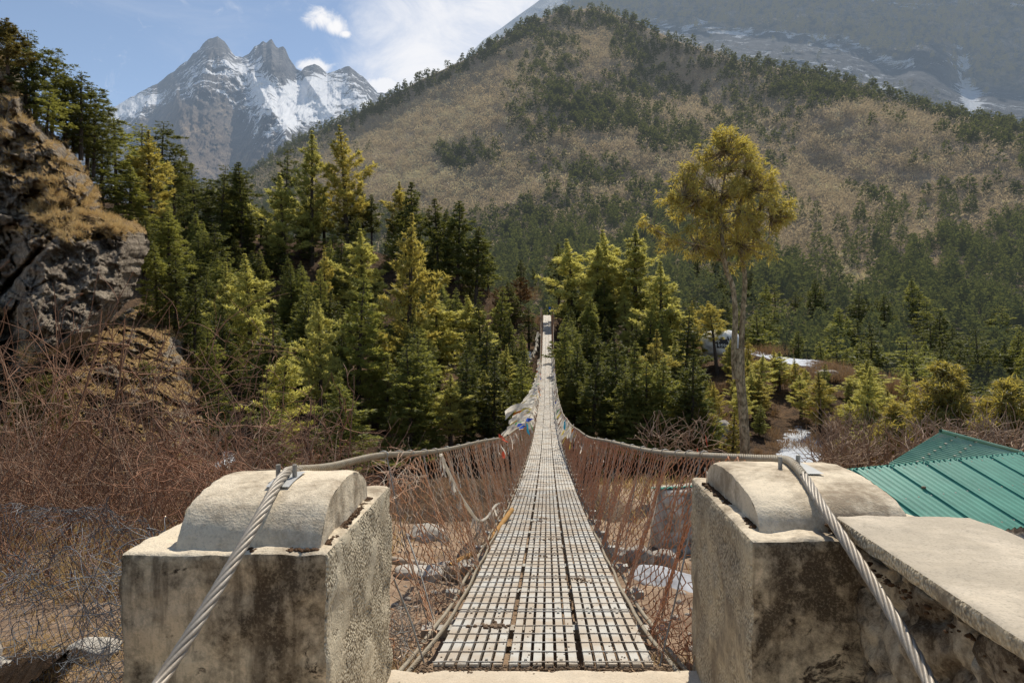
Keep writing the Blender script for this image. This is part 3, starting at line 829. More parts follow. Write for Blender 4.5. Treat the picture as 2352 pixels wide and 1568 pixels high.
# stair of ledges and faces: depth against height
led = interp(PY+0.35*(PX-100)*0.4, [(60, 40), (150, 38.5), (200, 37.6), (218, 35.4), (262, 35.0), (276, 33.0), (330, 32.8), (345, 31.9), (380, 31.6), (415, 30.2), (432, 30.4), (470, 29.0), (530, 27.2), (545, 26.3), (590, 26.0), (780, 22.6), (800, 21.8), (900, 21.0), (1150, 20)])
Dp = led+2.0*(1-sstep(-0.1, 0.5, (PX+420)/760))+4.2*np.clip((PX-60)/300, 0, 1.2)
Dp = Dp + 2.6*(ridged(PX*0.006, PY*0.005, 0, 5, 91)-0.5)*-1 + 0.9*fbm(PX*0.02+PY*0.012, PY*0.03-PX*0.015, 0, 5, 92) + 0.22*fbm(PX*0.09, PY*0.09, 0, 4, 93)
wx = PX+14*fbm(PX*0.02, PY*0.02, 0, 4, 1)+0.45*(PY-400); wy = PY+12*fbm(PX*0.02, PY*0.02, 5, 4, 2)-0.35*PX
c1_, e1_ = cells(wx/80, wy/48, 3); c2_, e2_ = cells(wx/30, wy/20, 4); c3_, e3_ = cells(wx/11, wy/8, 5)
rockm = 0.55+0.45*sstep(420, 520, PY)
fm = 1-0.72*sstep(40, 90, PX)*sstep(545, 580, PY)
Dp = Dp + fm*(1.9*c1_ + 0.75*c2_ + 0.35*np.exp(-e1_/0.06) + 0.12*np.exp(-e2_/0.08)) + 0.2*c3_
crack = np.exp(-((PX-(50+0.9*(620-PY)))/9.0)**2)*(PY > 420)*(PY < 700)
Dp = Dp+2.2*crack
# left recess (dark overhung wall)
Dp = Dp + 2.5*sstep(60, 20, PX)*sstep(500, 560, PY)
Dp = Dp+6.5*sstep(0.90, 1.0, U)**2
V = np.stack([(PX-CX)/F*Dp, Dp, (CY-PY)/F*Dp], -1).reshape(-1, 3)
gr = 0.5+0.0*PX
gr = gr-0.30+0.50*np.exp(-((PY-(470+0.0*PX))/50)**2)*(PX > 70)+0.20*np.exp(-((PY-385)/26)**2)+0.35*np.exp(-((PY-528)/20)**2)*(PX > 110)
gr = gr-0.55*sstep(535, 575, PY)*sstep(800, 770, PY)-0.25*sstep(60, 20, PX)*sstep(300, 420, PY)+0.15*sstep(280, 230, PY)
me = mesh_np('cliff', V, [gridq(nu, nv)[:, ::-1]], M['cliff'], True, attrs={'grass': gr})
o = link('rock_cliff', me); tag(o, kind='structure')
cliffV = V.reshape(nv, nu, 3)
cliffPX, cliffPY, cliffG = PX, PY, gr
# outcrop slope below the cliff: rocky grass slope
nv2, nu2 = 220, 300
py2 = np.linspace(0, 1, nv2); u2 = np.linspace(0, 1, nu2)
U2, T2 = np.meshgrid(u2, py2)
PX2 = -250+(452+250+9*fbm(T2*9, 0, 0, 5, 8)+60*T2)*U2
topy = interp(PX2, [(-250, 830), (40, 800), (120, 778), (200, 765), (260, 735), (300, 705), (345, 700), (400, 745), (440, 800), (480, 900), (520, 1000)])
PY2 = topy+(1180-topy)*T2+4*fbm(PX2*0.03, 0, 0, 4, 3)
D2 = interp(PY2, [(640, 44), (700, 40), (780, 33.0), (830, 30), (880, 28.0), (905, 26.5), (1000, 24.5), (1180, 21.5)])
D2 = D2+1.1*fbm(PX2*0.018, PY2*0.03, 0, 5, 111)-1.2*ridged(PX2*0.012+PY2*0.01, PY2*0.02, 0, 4, 112)+0.25*fbm(PX2*0.08, PY2*0.08, 0, 4, 113)
q1, w1 = cells((PX2+10*fbm(PX2*0.02, PY2*0.03, 0, 3, 6))/46, (PY2-0.3*PX2)/20, 13); q2, w2 = cells(PX2/17, (PY2-0.3*PX2)/8, 14)
D2 = D2+0.9*q1+0.35*q2+0.3*np.exp(-w1/0.07)
D2 = D2+5*sstep(0.80, 1.0, U2)**2+2.5*np.clip((PX2-100)/300, 0, 2)
V2 = np.stack([(PX2-CX)/F*D2, D2, (CY-PY2)/F*D2], -1)
g2 = 0.42+0.65*fbm(PX2*0.02, PY2*0.02, 0, 3, 5)+0.1-0.5*np.exp(-((PX2-250)/70)**2-((PY2-855)/28)**2)
me = mesh_np('outcrop', V2.reshape(-1, 3), [gridq(nu2, nv2)[:, ::-1]], M['cliff'], True, attrs={'grass': g2})
tag(link('rocky_slope', me), kind='structure')

# ---- big forested hill across the valley
HR = [(-900, 560, 900), (200, 520, 900), (430, 455, 900), (580, 398, 900), (640, 352, 900), (700, 318, 890), (780, 278, 870), (870, 238, 850), (960, 187, 850), (1090, 127, 860), (1200, 58, 880), (1290, 26, 890), (1370, 20, 880), (1450, 48, 840),
      (1560, 96, 780), (1700, 142, 720), (1850, 168, 680), (1990, 203, 640), (2100, 243, 610), (2180, 268, 590), (2352, 303, 560), (2700, 360, 520), (3300, 420, 480)]
def hillpt(px, f):
    yr = interp(px, [(a, b) for a, b, c in HR]); Yr = interp(px, [(a, c) for a, b, c in HR])
    yb = interp(px, [(-900, 900), (1200, 900), (1700, 930), (2352, 1080), (3300, 1150)])
    Yb = interp(px, [(-900, 210), (1200, 190), (1700, 160), (2352, 125), (3300, 115)])
    py = yb+(yr-yb)*f
    g = f**1.25
    D = Yb+(Yr-Yb)*g
    x = (px-CX)/F*D; z = (CY-py)/F*D
    ed = np.clip((1-f)*9, 0, 1)*np.clip(f*8, 0, 1)
    n = fbm(x*0.006, D*0.006, 0, 5, 201)*70*ed + fbm(x*0.03, D*0.03, 0, 4, 202)*9*ed
    rid = (ridged(x*0.0045+D*0.001, D*0.0016, 0, 3, 203)-0.5)*60*ed*f
    return x, D+n+rid, z+0.30*n, py
nu, nv = 420, 260
U, T = np.meshgrid(np.linspace(-900, 3300, nu), np.linspace(0, 1, nv))
hx, hy, hz, hpy = hillpt(U, T)
V = np.stack([hx, hy, hz], -1)
# back side
bk = V[-1].copy(); bk[:, 0] *= 1.2; bk[:, 1] *= 1.2; bk[:, 2] -= 60
V = np.concatenate([V.reshape(-1, 3), bk])
t = NT('hill_ground')
n = t.noise(0.05, 10, 0.7); n2 = t.noise(0.5, 8, 0.7)
c = t.ramp(t.math('ADD', t.math('MULTIPLY', n, 0.5), t.math('MULTIPLY', n2, 0.5)), [(0.35, (0.13, 0.09, 0.058)), (0.5, (0.28, 0.205, 0.135)), (0.62, (0.42, 0.32, 0.21))])
sf = t.ramp(t.math('ADD', t.attr('snow'), t.math('MULTIPLY', t.noise(0.16, 10, 0.75), 1.0)), [(0.86, 0), (0.90, 1)])
c = t.mix(sf, c, (0.68, 0.70, 0.74))
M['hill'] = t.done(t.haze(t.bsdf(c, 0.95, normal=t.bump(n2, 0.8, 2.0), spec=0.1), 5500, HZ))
hs = 0.06*sstep(0.25, 0.6, T)+0.0
for (cx, cy, sx, sy, a) in ((1125, 380+0, 10, 30, .2), (1570, 385, 12, 60, .15), (1650, 575, 60, 30, .3), (1640, 665, 60, 30, .5), (1780, 770, 120, 26, .5), (2310, 355, 40, 50, .25), (2345, 480, 30, 60, .25), (1600, 700, 40, 40, .4), (1700, 745, 90, 20, 0.45), (2100, 690, 40, 30, 0.4)):
    hs = hs+a*np.exp(-((U-cx)/sx)**2-((hpy-cy)/sy)**2)
me = mesh_np('hill', V, [gridq(nu, nv+1)], M['hill'], True, attrs={'snow': np.concatenate([hs.ravel(), np.zeros(nu)])})
tag(link('forested_hill', me), kind='structure')

# ---- hazy mountain flank behind on the right
BRG = [(700, 420, 1900), (900, 290, 1850), (1000, 200, 1800), (1085, 118, 1780), (1110, 92, 1780), (1150, 66, 1760), (1190, 36, 1750), (1230, 8, 1750), (1262, -18, 1750), (1330, -60, 1760), (1600, -260, 1800), (2000, -420, 1800), (2400, -480, 1700), (3400, -420, 1500)]
nu, nv = 700, 420
U, T = np.meshgrid(np.linspace(700, 3400, nu), np.linspace(0, 1, nv))
yr = interp(U, [(a, b) for a, b, c in BRG]); Yr = interp(U, [(a, c) for a, b, c in BRG])
py = 560+(yr-560)*T
D = 1000+(Yr*1.22-1000)*T
# cliff band
cb = interp(U, [(700, 60), (1480, 60), (1700, 70), (1850, 95), (1990, 120), (2050, 150), (2400, 220), (3400, 260)])
wv = 16*fbm(U*0.01, py*0.01, 0, 4, 5)
stepc = sstep(cb+75+wv, cb+wv, py)
D = D+170*stepc-85
gul = np.exp(-((U-(2215+0.18*(py-160)))/26)**2)*sstep(20, 120, py)
D = D+60*gul
buttr = np.exp(-((U-2125)/60)**2-((py-170)/70)**2)
D = D-70*buttr
ed = np.clip((1-T)*14, 0, 1)
xx = (U-CX)/F*D
nn = fbm(xx*0.004, D*0.004, py*0.01, 6, 301)*60*ed+ridged(xx*0.012, py*0.02, 0, 5, 302)*-38*ed+fbm(xx*0.05, py*0.06, 0, 4, 303)*9*ed
D = D+nn
V = np.stack([(U-CX)/F*D, D, (CY-py)/F*D], -1)
crest = np.exp(-((py-yr)/46)**2)*(U < 1420)
sB = 0.22+0.72*crest+0.36*gul*sstep(80, 130, py)+0.20*sstep(40, 0, py)*sstep(1900, 2100, U)+0.14*fbm(U*0.01, py*0.012, 0, 3, 77)
bandm = sstep(cb-14+wv, cb+8+wv, py)*sstep(cb+92+wv, cb+60+wv, py)*(U > 1380)
bandm = np.maximum(bandm, np.clip(buttr*1.8, 0, 1))
sB = sB+0.17*bandm+0.26*np.exp(-((py-(cb+wv-8))/10)**2)*(U > 1380)*(U < 2100)
t = NT('mountain_flank')
p = t.pos()
n2 = t.noise(0.03, 12, 0.75); n3 = t.noise(0.022, 12, 0.78, vec=t.scalev(p, (0.7, 0.35, 2.0)), dist=1.0)
c = t.ramp(n2, [(0.36, (0.03, 0.03, 0.022)), (0.48, (0.13, 0.11, 0.08)), (0.62, (0.34, 0.27, 0.20))])
c = t.mix(t.attr('rock'), c, t.ramp(n2, [(0.35, (0.02, 0.02, 0.024)), (0.65, (0.12, 0.115, 0.12))]))
sf = t.ramp(t.math('ADD', t.attr('snow'), t.math('MULTIPLY', t.math('SUBTRACT', n3, 0.5), 2.0)), [(0.50, 0), (0.60, 1)])
c = t.mix(sf, c, (0.62, 0.64, 0.68))
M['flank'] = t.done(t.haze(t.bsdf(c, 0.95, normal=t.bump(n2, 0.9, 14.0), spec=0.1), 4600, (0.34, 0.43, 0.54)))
me = mesh_np('flank', V.reshape(-1, 3), [gridq(nu, nv)], M['flank'], True, attrs={'snow': sB, 'rock': bandm})
tag(link('mountain_flank', me), kind='structure')
flankV, flankPX, flankPY, flankRock, flankSnow = V, U, py, bandm, sB

# ---- snowy peaks
PK = [(-900, 560), (-200, 470), (0, 400), (120, 335), (200, 285), (235, 262), (262, 246), (300, 224), (335, 205), (365, 190), (385, 172), (402, 162), (415, 150), (430, 141), (445, 122), (458, 114), (466, 100), (478, 91), (490, 87), (500, 83), (508, 90), (516, 97), (528, 114), (540, 128), (556, 132), (572, 124), (584, 108), (598, 100), (604, 95), (612, 99), (619, 92), (624, 90), (634, 108), (640, 112), (650, 105), (656, 112), (664, 132), (672, 146), (682, 160), (692, 162), (706, 152), (724, 147), (738, 156), (752, 168), (770, 164), (788, 156), (802, 152), (818, 165), (840, 182), (856, 200), (868, 214), (885, 214), (900, 206), (930, 240), (1100, 320), (1500, 430)]
nu, nv = 900, 360
Upx = np.concatenate([np.linspace(-900, 180, 60), np.linspace(184, 960, 780), np.linspace(966, 1500, 60)])
U, T = np.meshgrid(Upx, np.linspace(0, 1, nv))
yr = interp(U, PK)
yr = yr+2.2*fbm(U*0.12, 0, 0, 4, 5)
py = 600+(yr-600)*T
# per-peak depth: ridges run down towards the viewer
D = 2400+3400*T
rl = lambda x0, y0, k: np.abs(U-(x0+k*(py-y0)))
def ribs(x0, y0, k, w, a):
    d = U-(x0+k*(py-y0)); return -a*np.clip(1-np.abs(d)/(w*(0.25+np.clip((py-y0)/200, 0, 2))), 0, 1)*sstep(y0-6, y0+60, py)
D = D+ribs(498, 85, -0.35, 90, 420)+ribs(500, 88, 0.45, 60, 300)+ribs(618, 92, 0.2, 70, 380)+ribs(400, 165, 0.1, 60, 300)+ribs(560, 135, 0.55, 50, 260)+ribs(724, 150, -0.3, 40, 200)+ribs(802, 155, 0.3, 50, 220)+ribs(652, 108, 0.7, 40, 200)
ed = np.clip((1-T)*12, 0, 1)
xx = (U-CX)/F*D
D = D+ed*(-340*ridged(U*0.012+py*0.006, py*0.0045, 0, 6, 401)+170*fbm(U*0.02, py*0.02, 0, 6, 402)+50*fbm(U*0.11, py*0.10, 0, 4, 403))
V = np.stack([(U-CX)/F*D, D, (CY-py)/F*D], -1)
sA = np.zeros_like(U)
def GG(cx, cy, sx, sy, a, sh=0.0):
    return a*np.exp(-((U-cx-sh*(py-cy))/sx)**2-((py-cy)/sy)**2)
sA = 0.27+GG(330, 232, 75, 24, .55, -1.2)+GG(275, 258, 60, 18, .5)+GG(690, 235, 55, 40, .9)+GG(720, 225, 50, 38, .8)+GG(660, 262, 25, 50, .5, -.3)+GG(600, 215, 28, 60, .42)+GG(540, 165, 60, 40, .28)+GG(790, 215, 60, 60, .30)
sA = sA+GG(430, 205, 40, 30, .2)+GG(455, 165, 30, 30, .16)+GG(835, 255, 30, 40, .25)+GG(610, 330, 40, 60, .12)+GG(560, 300, 30, 60, .16)-GG(430, 290, 75, 70, .55, .5)-GG(500, 345, 60, 50, .4)-GG(560, 380, 90, 60, .4)-GG(625, 125, 22, 30, .35)-GG(500, 105, 20, 18, .25)-GG(665, 160, 30, 30, .3)-GG(815, 180, 30, 25, .15)
warm = np.clip(GG(430, 290, 110, 90, 1., .5)+GG(520, 370, 90, 60, .9)+GG(510, 200, 20, 90, .5, .3), 0, 1)
t = NT('snow_peaks')
p = t.pos()
n1 = t.noise(0.0075, 13, 0.78, vec=t.scalev(p, (1, 0.4, 1.8)), dist=0.9); n2 = t.noise(0.02, 10, 0.72)
c = t.ramp(n2, [(0.38, (0.03, 0.03, 0.034)), (0.5, (0.09, 0.085, 0.085)), (0.62, (0.20, 0.18, 0.165))])
wc = t.ramp(t.noise(0.006, 10, 0.7, vec=t.scalev(p, (2.2, 0.8, 0.5)), dist=0.5), [(0.36, (0.085, 0.06, 0.042)), (0.55, (0.17, 0.125, 0.085)), (0.66, (0.33, 0.24, 0.15))])
c = t.mix(t.math('MULTIPLY', t.attr('warm'), 0.9), c, wc)
sf = t.ramp(t.math('ADD', t.attr('snow'), t.math('MULTIPLY', t.math('SUBTRACT', n1, 0.5), 2.9)), [(0.47, 0), (0.54, 1)])
c = t.mix(sf, c, (0.90, 0.90, 0.92))
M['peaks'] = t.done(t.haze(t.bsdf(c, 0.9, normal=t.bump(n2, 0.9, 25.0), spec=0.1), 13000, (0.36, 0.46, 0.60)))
me = mesh_np('peaks', V.reshape(-1, 3), [gridq(nu, nv)], M['peaks'], True, attrs={'snow': sA, 'warm': warm})
tag(link('snowy_mountains', me), kind='structure')
# ============================================================ trees
def nrm(v): return v/(np.linalg.norm(v, axis=-1, keepdims=True)+1e-9)
def blades(B, Dn, L, Wd, g):
    """thin leaf shapes: base points, directions, lengths, widths"""
    s = nrm(np.cross(Dn, g.standard_normal(B.shape)))
    L = np.broadcast_to(L, (len(B),))[:, None]; Wd = np.broadcast_to(Wd, (len(B),))[:, None]
    V = np.stack([B-s*Wd*0.35, B+s*Wd*0.35+Dn*L*0.12, B+Dn*L*0.55+s*Wd*0.5, B+Dn*L], 1)
    n = len(B)
    i = np.arange(n)*4
    Q = np.stack([i, i+1, i+2, i+3], -1)
    return V.reshape(-1, 3), Q

def conifer(seed, H=10.0, Rm=2.2, h0=0.15, style='fir', levels=44, dens=1.0, bl=0.34, bw=0.075, gaps=0.12, dead=True):
    g = np.random.default_rng(seed)
    tr = MB(); cr = MB()
    lean = g.standard_normal(2)*0.015*H
    def axis(h): t = h/H; return np.stack([lean[0]*t*t+0*t, lean[1]*t*t+0*t, h], -1)
    hh = np.linspace(-0.4, H*0.985, 14)
    tr.tube(axis(hh), 0.017*H*(1-np.clip(hh/H, 0, 1))**0.9+0.012, 8)
    bP = []; bR = []; BB = []; DD = []; LL = []; WW = []
    lobes = g.random(8)*2*np.pi
    for li in range(levels):
        t = (li+g.random()*0.8)/levels
        h = H*(h0+(1-h0)*t**0.93); tp_ = 0.28+0.72*min(1.0, (1-t)*3.2)
        nb = g.integers(4, 7) if style != 'cedar' else g.integers(3, 6)
        a0 = g.random()*6.28
        for b in range(nb):
            az = a0+b*2*np.pi/nb+g.standard_normal()*0.3
            if style == 'fir':
                prof = (1-t)**0.68*(0.9+0.25*np.sin(t*23+lobes[0])+0.12*np.sin(t*9+az+lobes[4])); el = 0.25-0.6*(1-t)**0.8+0.12*g.standard_normal(); curl = 0.35
            elif style == 'pine':
                prof = (0.12+0.88*min(1, (1-t)*1.5)**0.85)*(1-t**5)*(0.85+0.28*np.sin(t*17+az*2+lobes[1])); el = 0.25+0.35*t+0.16*g.standard_normal(); curl = 0.45
            elif style == 'cedar':
                prof = min(1.0, (1-t)*2.0+0.28)*(0.75+0.4*np.sin(t*30+lobes[2])); el = 0.05+0.1*g.standard_normal(); curl = 0.15
            else:
                prof = (1-t)**0.5; el = 0.5; curl = 0.3
            prof *= 0.8+0.25*np.sin(az*3+lobes[3]+t*5)
            if g.random() < gaps: prof *= g.random()*0.7
            if t < 0.12 and style != 'juniper': prof *= 0.35+0.65*t/0.12
            L = Rm*prof*(0.8+0.35*g.random())
            if L < 0.05: L = 0.05
            K = 6
            s = np.linspace(0, 1, K)
            r = L*s
            z = np.sin(el)*L*s+curl*L*s*s*(0.35 if style != 'fir' else 0.3)
            if style == 'fir': z = np.sin(el)*L*s-0.10*L*s*(1-s)+curl*L*0.35*s**3
            d = np.array([np.cos(az), np.sin(az), 0.0]); sd = np.array([-np.sin(az), np.cos(az), 0.0])
            P0 = axis(np.array(h))
            pts = P0+np.outer(r*np.cos(el), d)+np.outer(z, [0, 0, 1])
            if L > 0.35: bP.append(pts); bR.append(np.linspace(0.006*L+0.008, 0.003, K)*H/10)
            # foliage positions
            n = max(2, int(L/(0.15)*dens))
            st = (0.30 if style == 'pine' else 0.22) if t < 0.85 else 0.0
            ss = st+(1-st)*np.sqrt(g.random(n*2))
            width = (0.30 if style == 'fir' else 0.34 if style == 'cedar' else 0.26)*L
            lat = g.standard_normal(n*2)*width*np.clip(1.15-ss, 0.15, 1)*0.8
            C = np.stack([np.interp(ss, s, pts[:, i]) for i in range(3)], -1)+lat[:, None]*sd
            if style == 'pine': C[:, 2] += 0.10*L*(g.random(len(C))-0.2)
            m = 5 if style != 'pine' else 6
            C = np.repeat(C, m, 0); sgn = np.repeat(np.sign(lat), m)
            if style == 'fir': dirs = nrm(0.9*d+0.9*sgn[:, None]*sd+0.55*g.standard_normal(C.shape)+np.array([0, 0, 0.12])); LL.append(tp_*bl*(0.5+0.8*g.random(len(C))))
            elif style == 'pine': dirs = nrm(0.7*d+np.array([0, 0, 0.75])+0.95*g.standard_normal(C.shape)); LL.append(tp_*bl*(0.6+0.7*g.random(len(C))))
            elif style == 'cedar': dirs = nrm(0.7*d+0.8*sgn[:, None]*sd+0.55*g.standard_normal(C.shape)*np.array([1, 1, 0.6])); LL.append(tp_*bl*(0.5+0.8*g.random(len(C))))
            else: dirs = nrm(0.5*d+np.array([0, 0, 0.3])+0.8*g.standard_normal(C.shape)); LL.append(tp_*bl*(0.5+0.8*g.random(len(C))))
            BB.append(C); DD.append(dirs); WW.append(np.full(len(C), bw*(0.5+0.5*tp_)))
    if dead:
        for k in range(16):
            h = H*h0*(0.25+0.8*g.random()); az = g.random()*6.28; L = Rm*0.5*g.random()
            d = np.array([np.cos(az), np.sin(az), -0.25]); s = np.linspace(0, 1, 6)[:, None]
            bP.append(axis(np.array(h))+d*L*s+np.array([0, 0, -0.1])*L*s*s); bR.append(np.linspace(0.02, 0.004, 6))
    tr.tubes(np.array(bP), np.array(bR), 3)
    # leader
    top = axis(np.array(H*0.985)); n = 22
    BB.append(top+np.outer(np.linspace(-0.5, 0.0, n), [0, 0, 1])); DD.append(nrm(np.array([0, 0, 1.0])+0.45*g.standard_normal((n, 3)))); LL.append(np.full(n, bl*0.3)); WW.append(np.full(n, bw))
    V, Q = blades(np.concatenate(BB), np.concatenate(DD), np.concatenate(LL), np.concatenate(WW), g)
    cr.add(V, Q)
    return tr, cr

def proto(name, mat, *a, **k):
    tr, cr = conifer(*a, **k)
    def me(mb, nm, mt):
        return mesh_np(nm, np.concatenate(mb.V), [np.concatenate(mb.Q)], mt, False)
    return dict(H=k.get('H', 10.0), R=k.get('Rm', 2.2), trunk=me(tr, name+'_trunk', M['bark']), crown=me(cr, name+'_crown', M[mat]))
PR = {
 'fir': [proto('fir', 'fir', 100+i, Rm=2.1+0.2*i, h0=[0.06, 0.12, 0.04][i], style='fir', levels=46) for i in range(3)],
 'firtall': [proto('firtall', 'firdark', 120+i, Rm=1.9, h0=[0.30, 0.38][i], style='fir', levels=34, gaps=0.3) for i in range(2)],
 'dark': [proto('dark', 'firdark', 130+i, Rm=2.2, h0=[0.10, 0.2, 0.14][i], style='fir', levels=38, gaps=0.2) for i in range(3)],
 'pine': [proto('pine', 'pine', 140+i, Rm=1.9, h0=[0.12, 0.28, 0.18][i], style='pine', levels=34, bl=0.30, bw=0.07, gaps=0.25) for i in range(3)],
 'gold': [proto('gold', 'gold', 150+i, Rm=1.9, h0=[0.10, 0.2, 0.06][i], style='pine', levels=32, bl=0.30, bw=0.07, gaps=0.3) for i in range(3)],
 'goldtall': [proto('goldtall', 'gold', 158, Rm=1.9, h0=0.45, style='pine', levels=22, bl=0.30, bw=0.07, gaps=0.2, dead=False)],
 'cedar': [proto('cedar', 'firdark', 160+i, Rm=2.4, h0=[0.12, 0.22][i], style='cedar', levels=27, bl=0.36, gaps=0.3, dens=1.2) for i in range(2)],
 'greencedar': [proto('greencedar', 'fir', 165+i, Rm=2.4, h0=0.22, style='cedar', levels=24, bl=0.36, gaps=0.3, dens=1.2) for i in range(2)],
 'mid': [proto('mid', 'far_fir', 170+i, Rm=2.2, h0=[0.2, 0.3, 0.12, 0.25][i], style=['fir', 'cedar', 'fir', 'pine'][i], levels=17, dens=0.55, bl=0.75, bw=0.22, gaps=0.25) for i in range(4)],
 'rhodo': [proto('rhodo', 'rhodo', 180, Rm=3.6, h0=0.2, style='juniper', levels=16, bl=0.3, bw=0.14, gaps=0.2)],
}
# frond-like juniper
PR['juniper'] = [proto('juniper', 'juniper', 190+i, Rm=3.2, h0=0.10, style='juniper', levels=20, bl=0.5, bw=0.09, gaps=0.25, dens=1.6) for i in range(2)]
KN = {'goldtall': 'pine_tree', 'fir': 'fir_tree', 'firtall': 'fir_tree', 'dark': 'fir_tree', 'pine': 'pine_tree', 'gold': 'pine_tree', 'cedar': 'hemlock_tree', 'greencedar': 'hemlock_tree', 'mid': 'fir_tree', 'rhodo': 'rhododendron_bush', 'juniper': 'juniper_tree'}
def put(kind, base, H, Rr, label, group=None, rz=None, cat='tree'):
    p = random.choice(PR[kind])
    o = empty(KN[kind], base, rz if rz is not None else random.random()*6.28, label, cat, group)
    s = Rr/p['R']; o.scale = (s*random.uniform(0.9, 1.1), s*random.uniform(0.9, 1.1), H/p['H'])
    o.rotation_euler[0] = random.gauss(0, 0.025); o.rotation_euler[1] = random.gauss(0, 0.025)
    link('trunk', p['trunk'], o); link('crown', p['crown'], o)
    return o
def tree(kind, px, yt, yb, wpx, label, group=None, Y=None, cat='tree'):
    if Y is None: Y = float(bankdepth(px, yb))
    H = (yb-yt)/F*Y
    return put(kind, P(px, yb, Y), H, wpx/F*Y/2*(1.6 if kind in ('pine', 'gold') else 1.45 if kind not in ('juniper', 'rhodo') else 1.1), label, group, cat=cat)

T_ = [
 ('gold', 797, 290, 600, 100, 'tallest dark gold pine on the left slope against the brown hill'),
 ('pine', 716, 303, 610, 84, 'tall green pine just left of the tallest gold pine on the skyline'),
 ('cedar', 655, 338, 560, 66, 'thin dark hemlock on the skyline left of the two tall pines'),
 ('pine', 652, 400, 640, 92, 'pale yellow-green pine below the skyline in front of dark trunks'),
 ('pine', 578, 580, 900, 108, 'pale gold pine with bare lower trunk above the twig thicket'),
 ('pine', 517, 600, 880, 74, 'ragged pale pine close to the left of the bare-trunked gold pine'),
 ('gold', 746, 562, 760, 46, 'small narrow golden pine lit against dark firs'),
 ('pine', 832, 528, 760, 96, 'yellow-green pine in the middle of the left slope'),
 ('gold', 936, 488, 930, 118, 'tall ragged golden pine with long side limbs on the left slope'),
 ('firtall', 942, 415, 720, 96, 'tall dark fir with bare trunk left of the hillside clearing'),
 ('firtall', 1012, 452, 735, 90, 'tall fir with a black bare trunk above the grassy ledge'),
 ('firtall', 1048, 462, 740, 96, 'right one of the tall dark firs standing on the grassy ledge'),
 ('firtall', 1092, 520, 740, 84, 'shorter fir with bare trunk at the right end of the ledge'),
 ('fir', 822, 630, 985, 150, 'broad dense green fir in the middle of the left slope'),
 ('pine', 738, 688, 1010, 84, 'pale tufted pine with bare trunk left of the broad green fir'),
 ('pine', 640, 788, 1075, 106, 'silvery green pine with a narrow pale top above the thicket'),
 ('fir', 632, 905, 1110, 126, 'rounded green fir behind the left pillar'),
 ('fir', 790, 880, 1120, 168, 'bright green spruce nearest to the left handrail cable'),
 ('fir', 945, 790, 1075, 146, 'layered green spruce left of the pair of small pines'),
 ('pine', 1036, 860, 1060, 88, 'small yellow-green pine above the left handrail cable'),
 ('pine', 1122, 850, 1035, 90, 'small bright pine nearest to the bridge on the left'),
 ('pine', 1092, 678, 900, 104, 'bright yellow-green pine with a full crown left of the bridge'),
 ('pine', 1004, 668, 900, 100, 'silvery yellow pine between the ledge and the bridge'),
 ('pine', 955, 700, 930, 92, 'grey-green pine beside the silvery pine'),
 ('pine', 1158, 790, 960, 60, 'slender pale pine beside the bridge on the left bank'),
 ('gold', 920, 415, 560, 60, 'yellow pine top on the skyline of the left slope'),
 ('pine', 730, 690, 950, 66, 'ragged young pine among dark firs of the left slope'),
 ('cedar', 455, 385, 600, 70, 'dark hemlock on the skyline right of the cliff trees'),
 ('cedar', 505, 380, 600, 70, 'second dark hemlock on the skyline right of the cliff trees'),
 ('firtall', 560, 372, 610, 84, 'dark pointed fir on the skyline left of the thin hemlock'),
 ('pine', 1322, 548, 790, 92, 'tall pale pine right of the far bridge end'),
 ('pine', 1405, 525, 800, 110, 'left crown of the big twin pines right of the bridge'),
 ('pine', 1462, 530, 800, 120, 'right crown of the big twin pines right of the bridge'),
 ('pine', 1370, 560, 800, 84, 'green pine standing between the pale pine and the twin pines'),
 ('pine', 1520, 600, 860, 90, 'yellow-green pine on the right shoulder of the twin pines'),
 ('gold', 1505, 756, 985, 84, 'golden pine with a pointed crown right of the bridge'),
 ('gold', 1592, 690, 850, 52, 'upright gold pine left of the painted boulder'),
 ('goldtall', 1647, 688, 862, 66, 'small gold pine with bare stem in front of the painted boulder'),
 ('gold', 1572, 870, 1060, 60, 'bright yellow young pine below the right bank'),
 ('gold', 1612, 900, 1080, 70, 'yellow bushy pine above the right handrail cable'),
 ('gold', 1682, 945, 1060, 40, 'low yellow pine left of the big bare trunk'),
 ('pine', 1560, 770, 930, 66, 'shaded pine behind the golden pointed pine'),
 ('pine', 1790, 808, 900, 64, 'small yellow-green pine right of the big bare trunk'),
 ('gold', 1885, 852, 985, 70, 'bright yellow young pine on the bank above the snow patch'),
 ('pine', 1990, 840, 1010, 72, 'green-gold young pine at the right end of the bank'),
 ('gold', 1945, 978, 1075, 44, 'small yellow pine among bare twigs above the green roof'),
 ('pine', 1840, 860, 960, 50, 'dull green young pine on the edge of the right bank'),
 ('pine', 1730, 850, 960, 44, 'small pine bush beside the big bare trunk'),
]
for (k, px, yt, yb, w_, lab) in T_: tree(k, px, yt, yb, w_, lab)
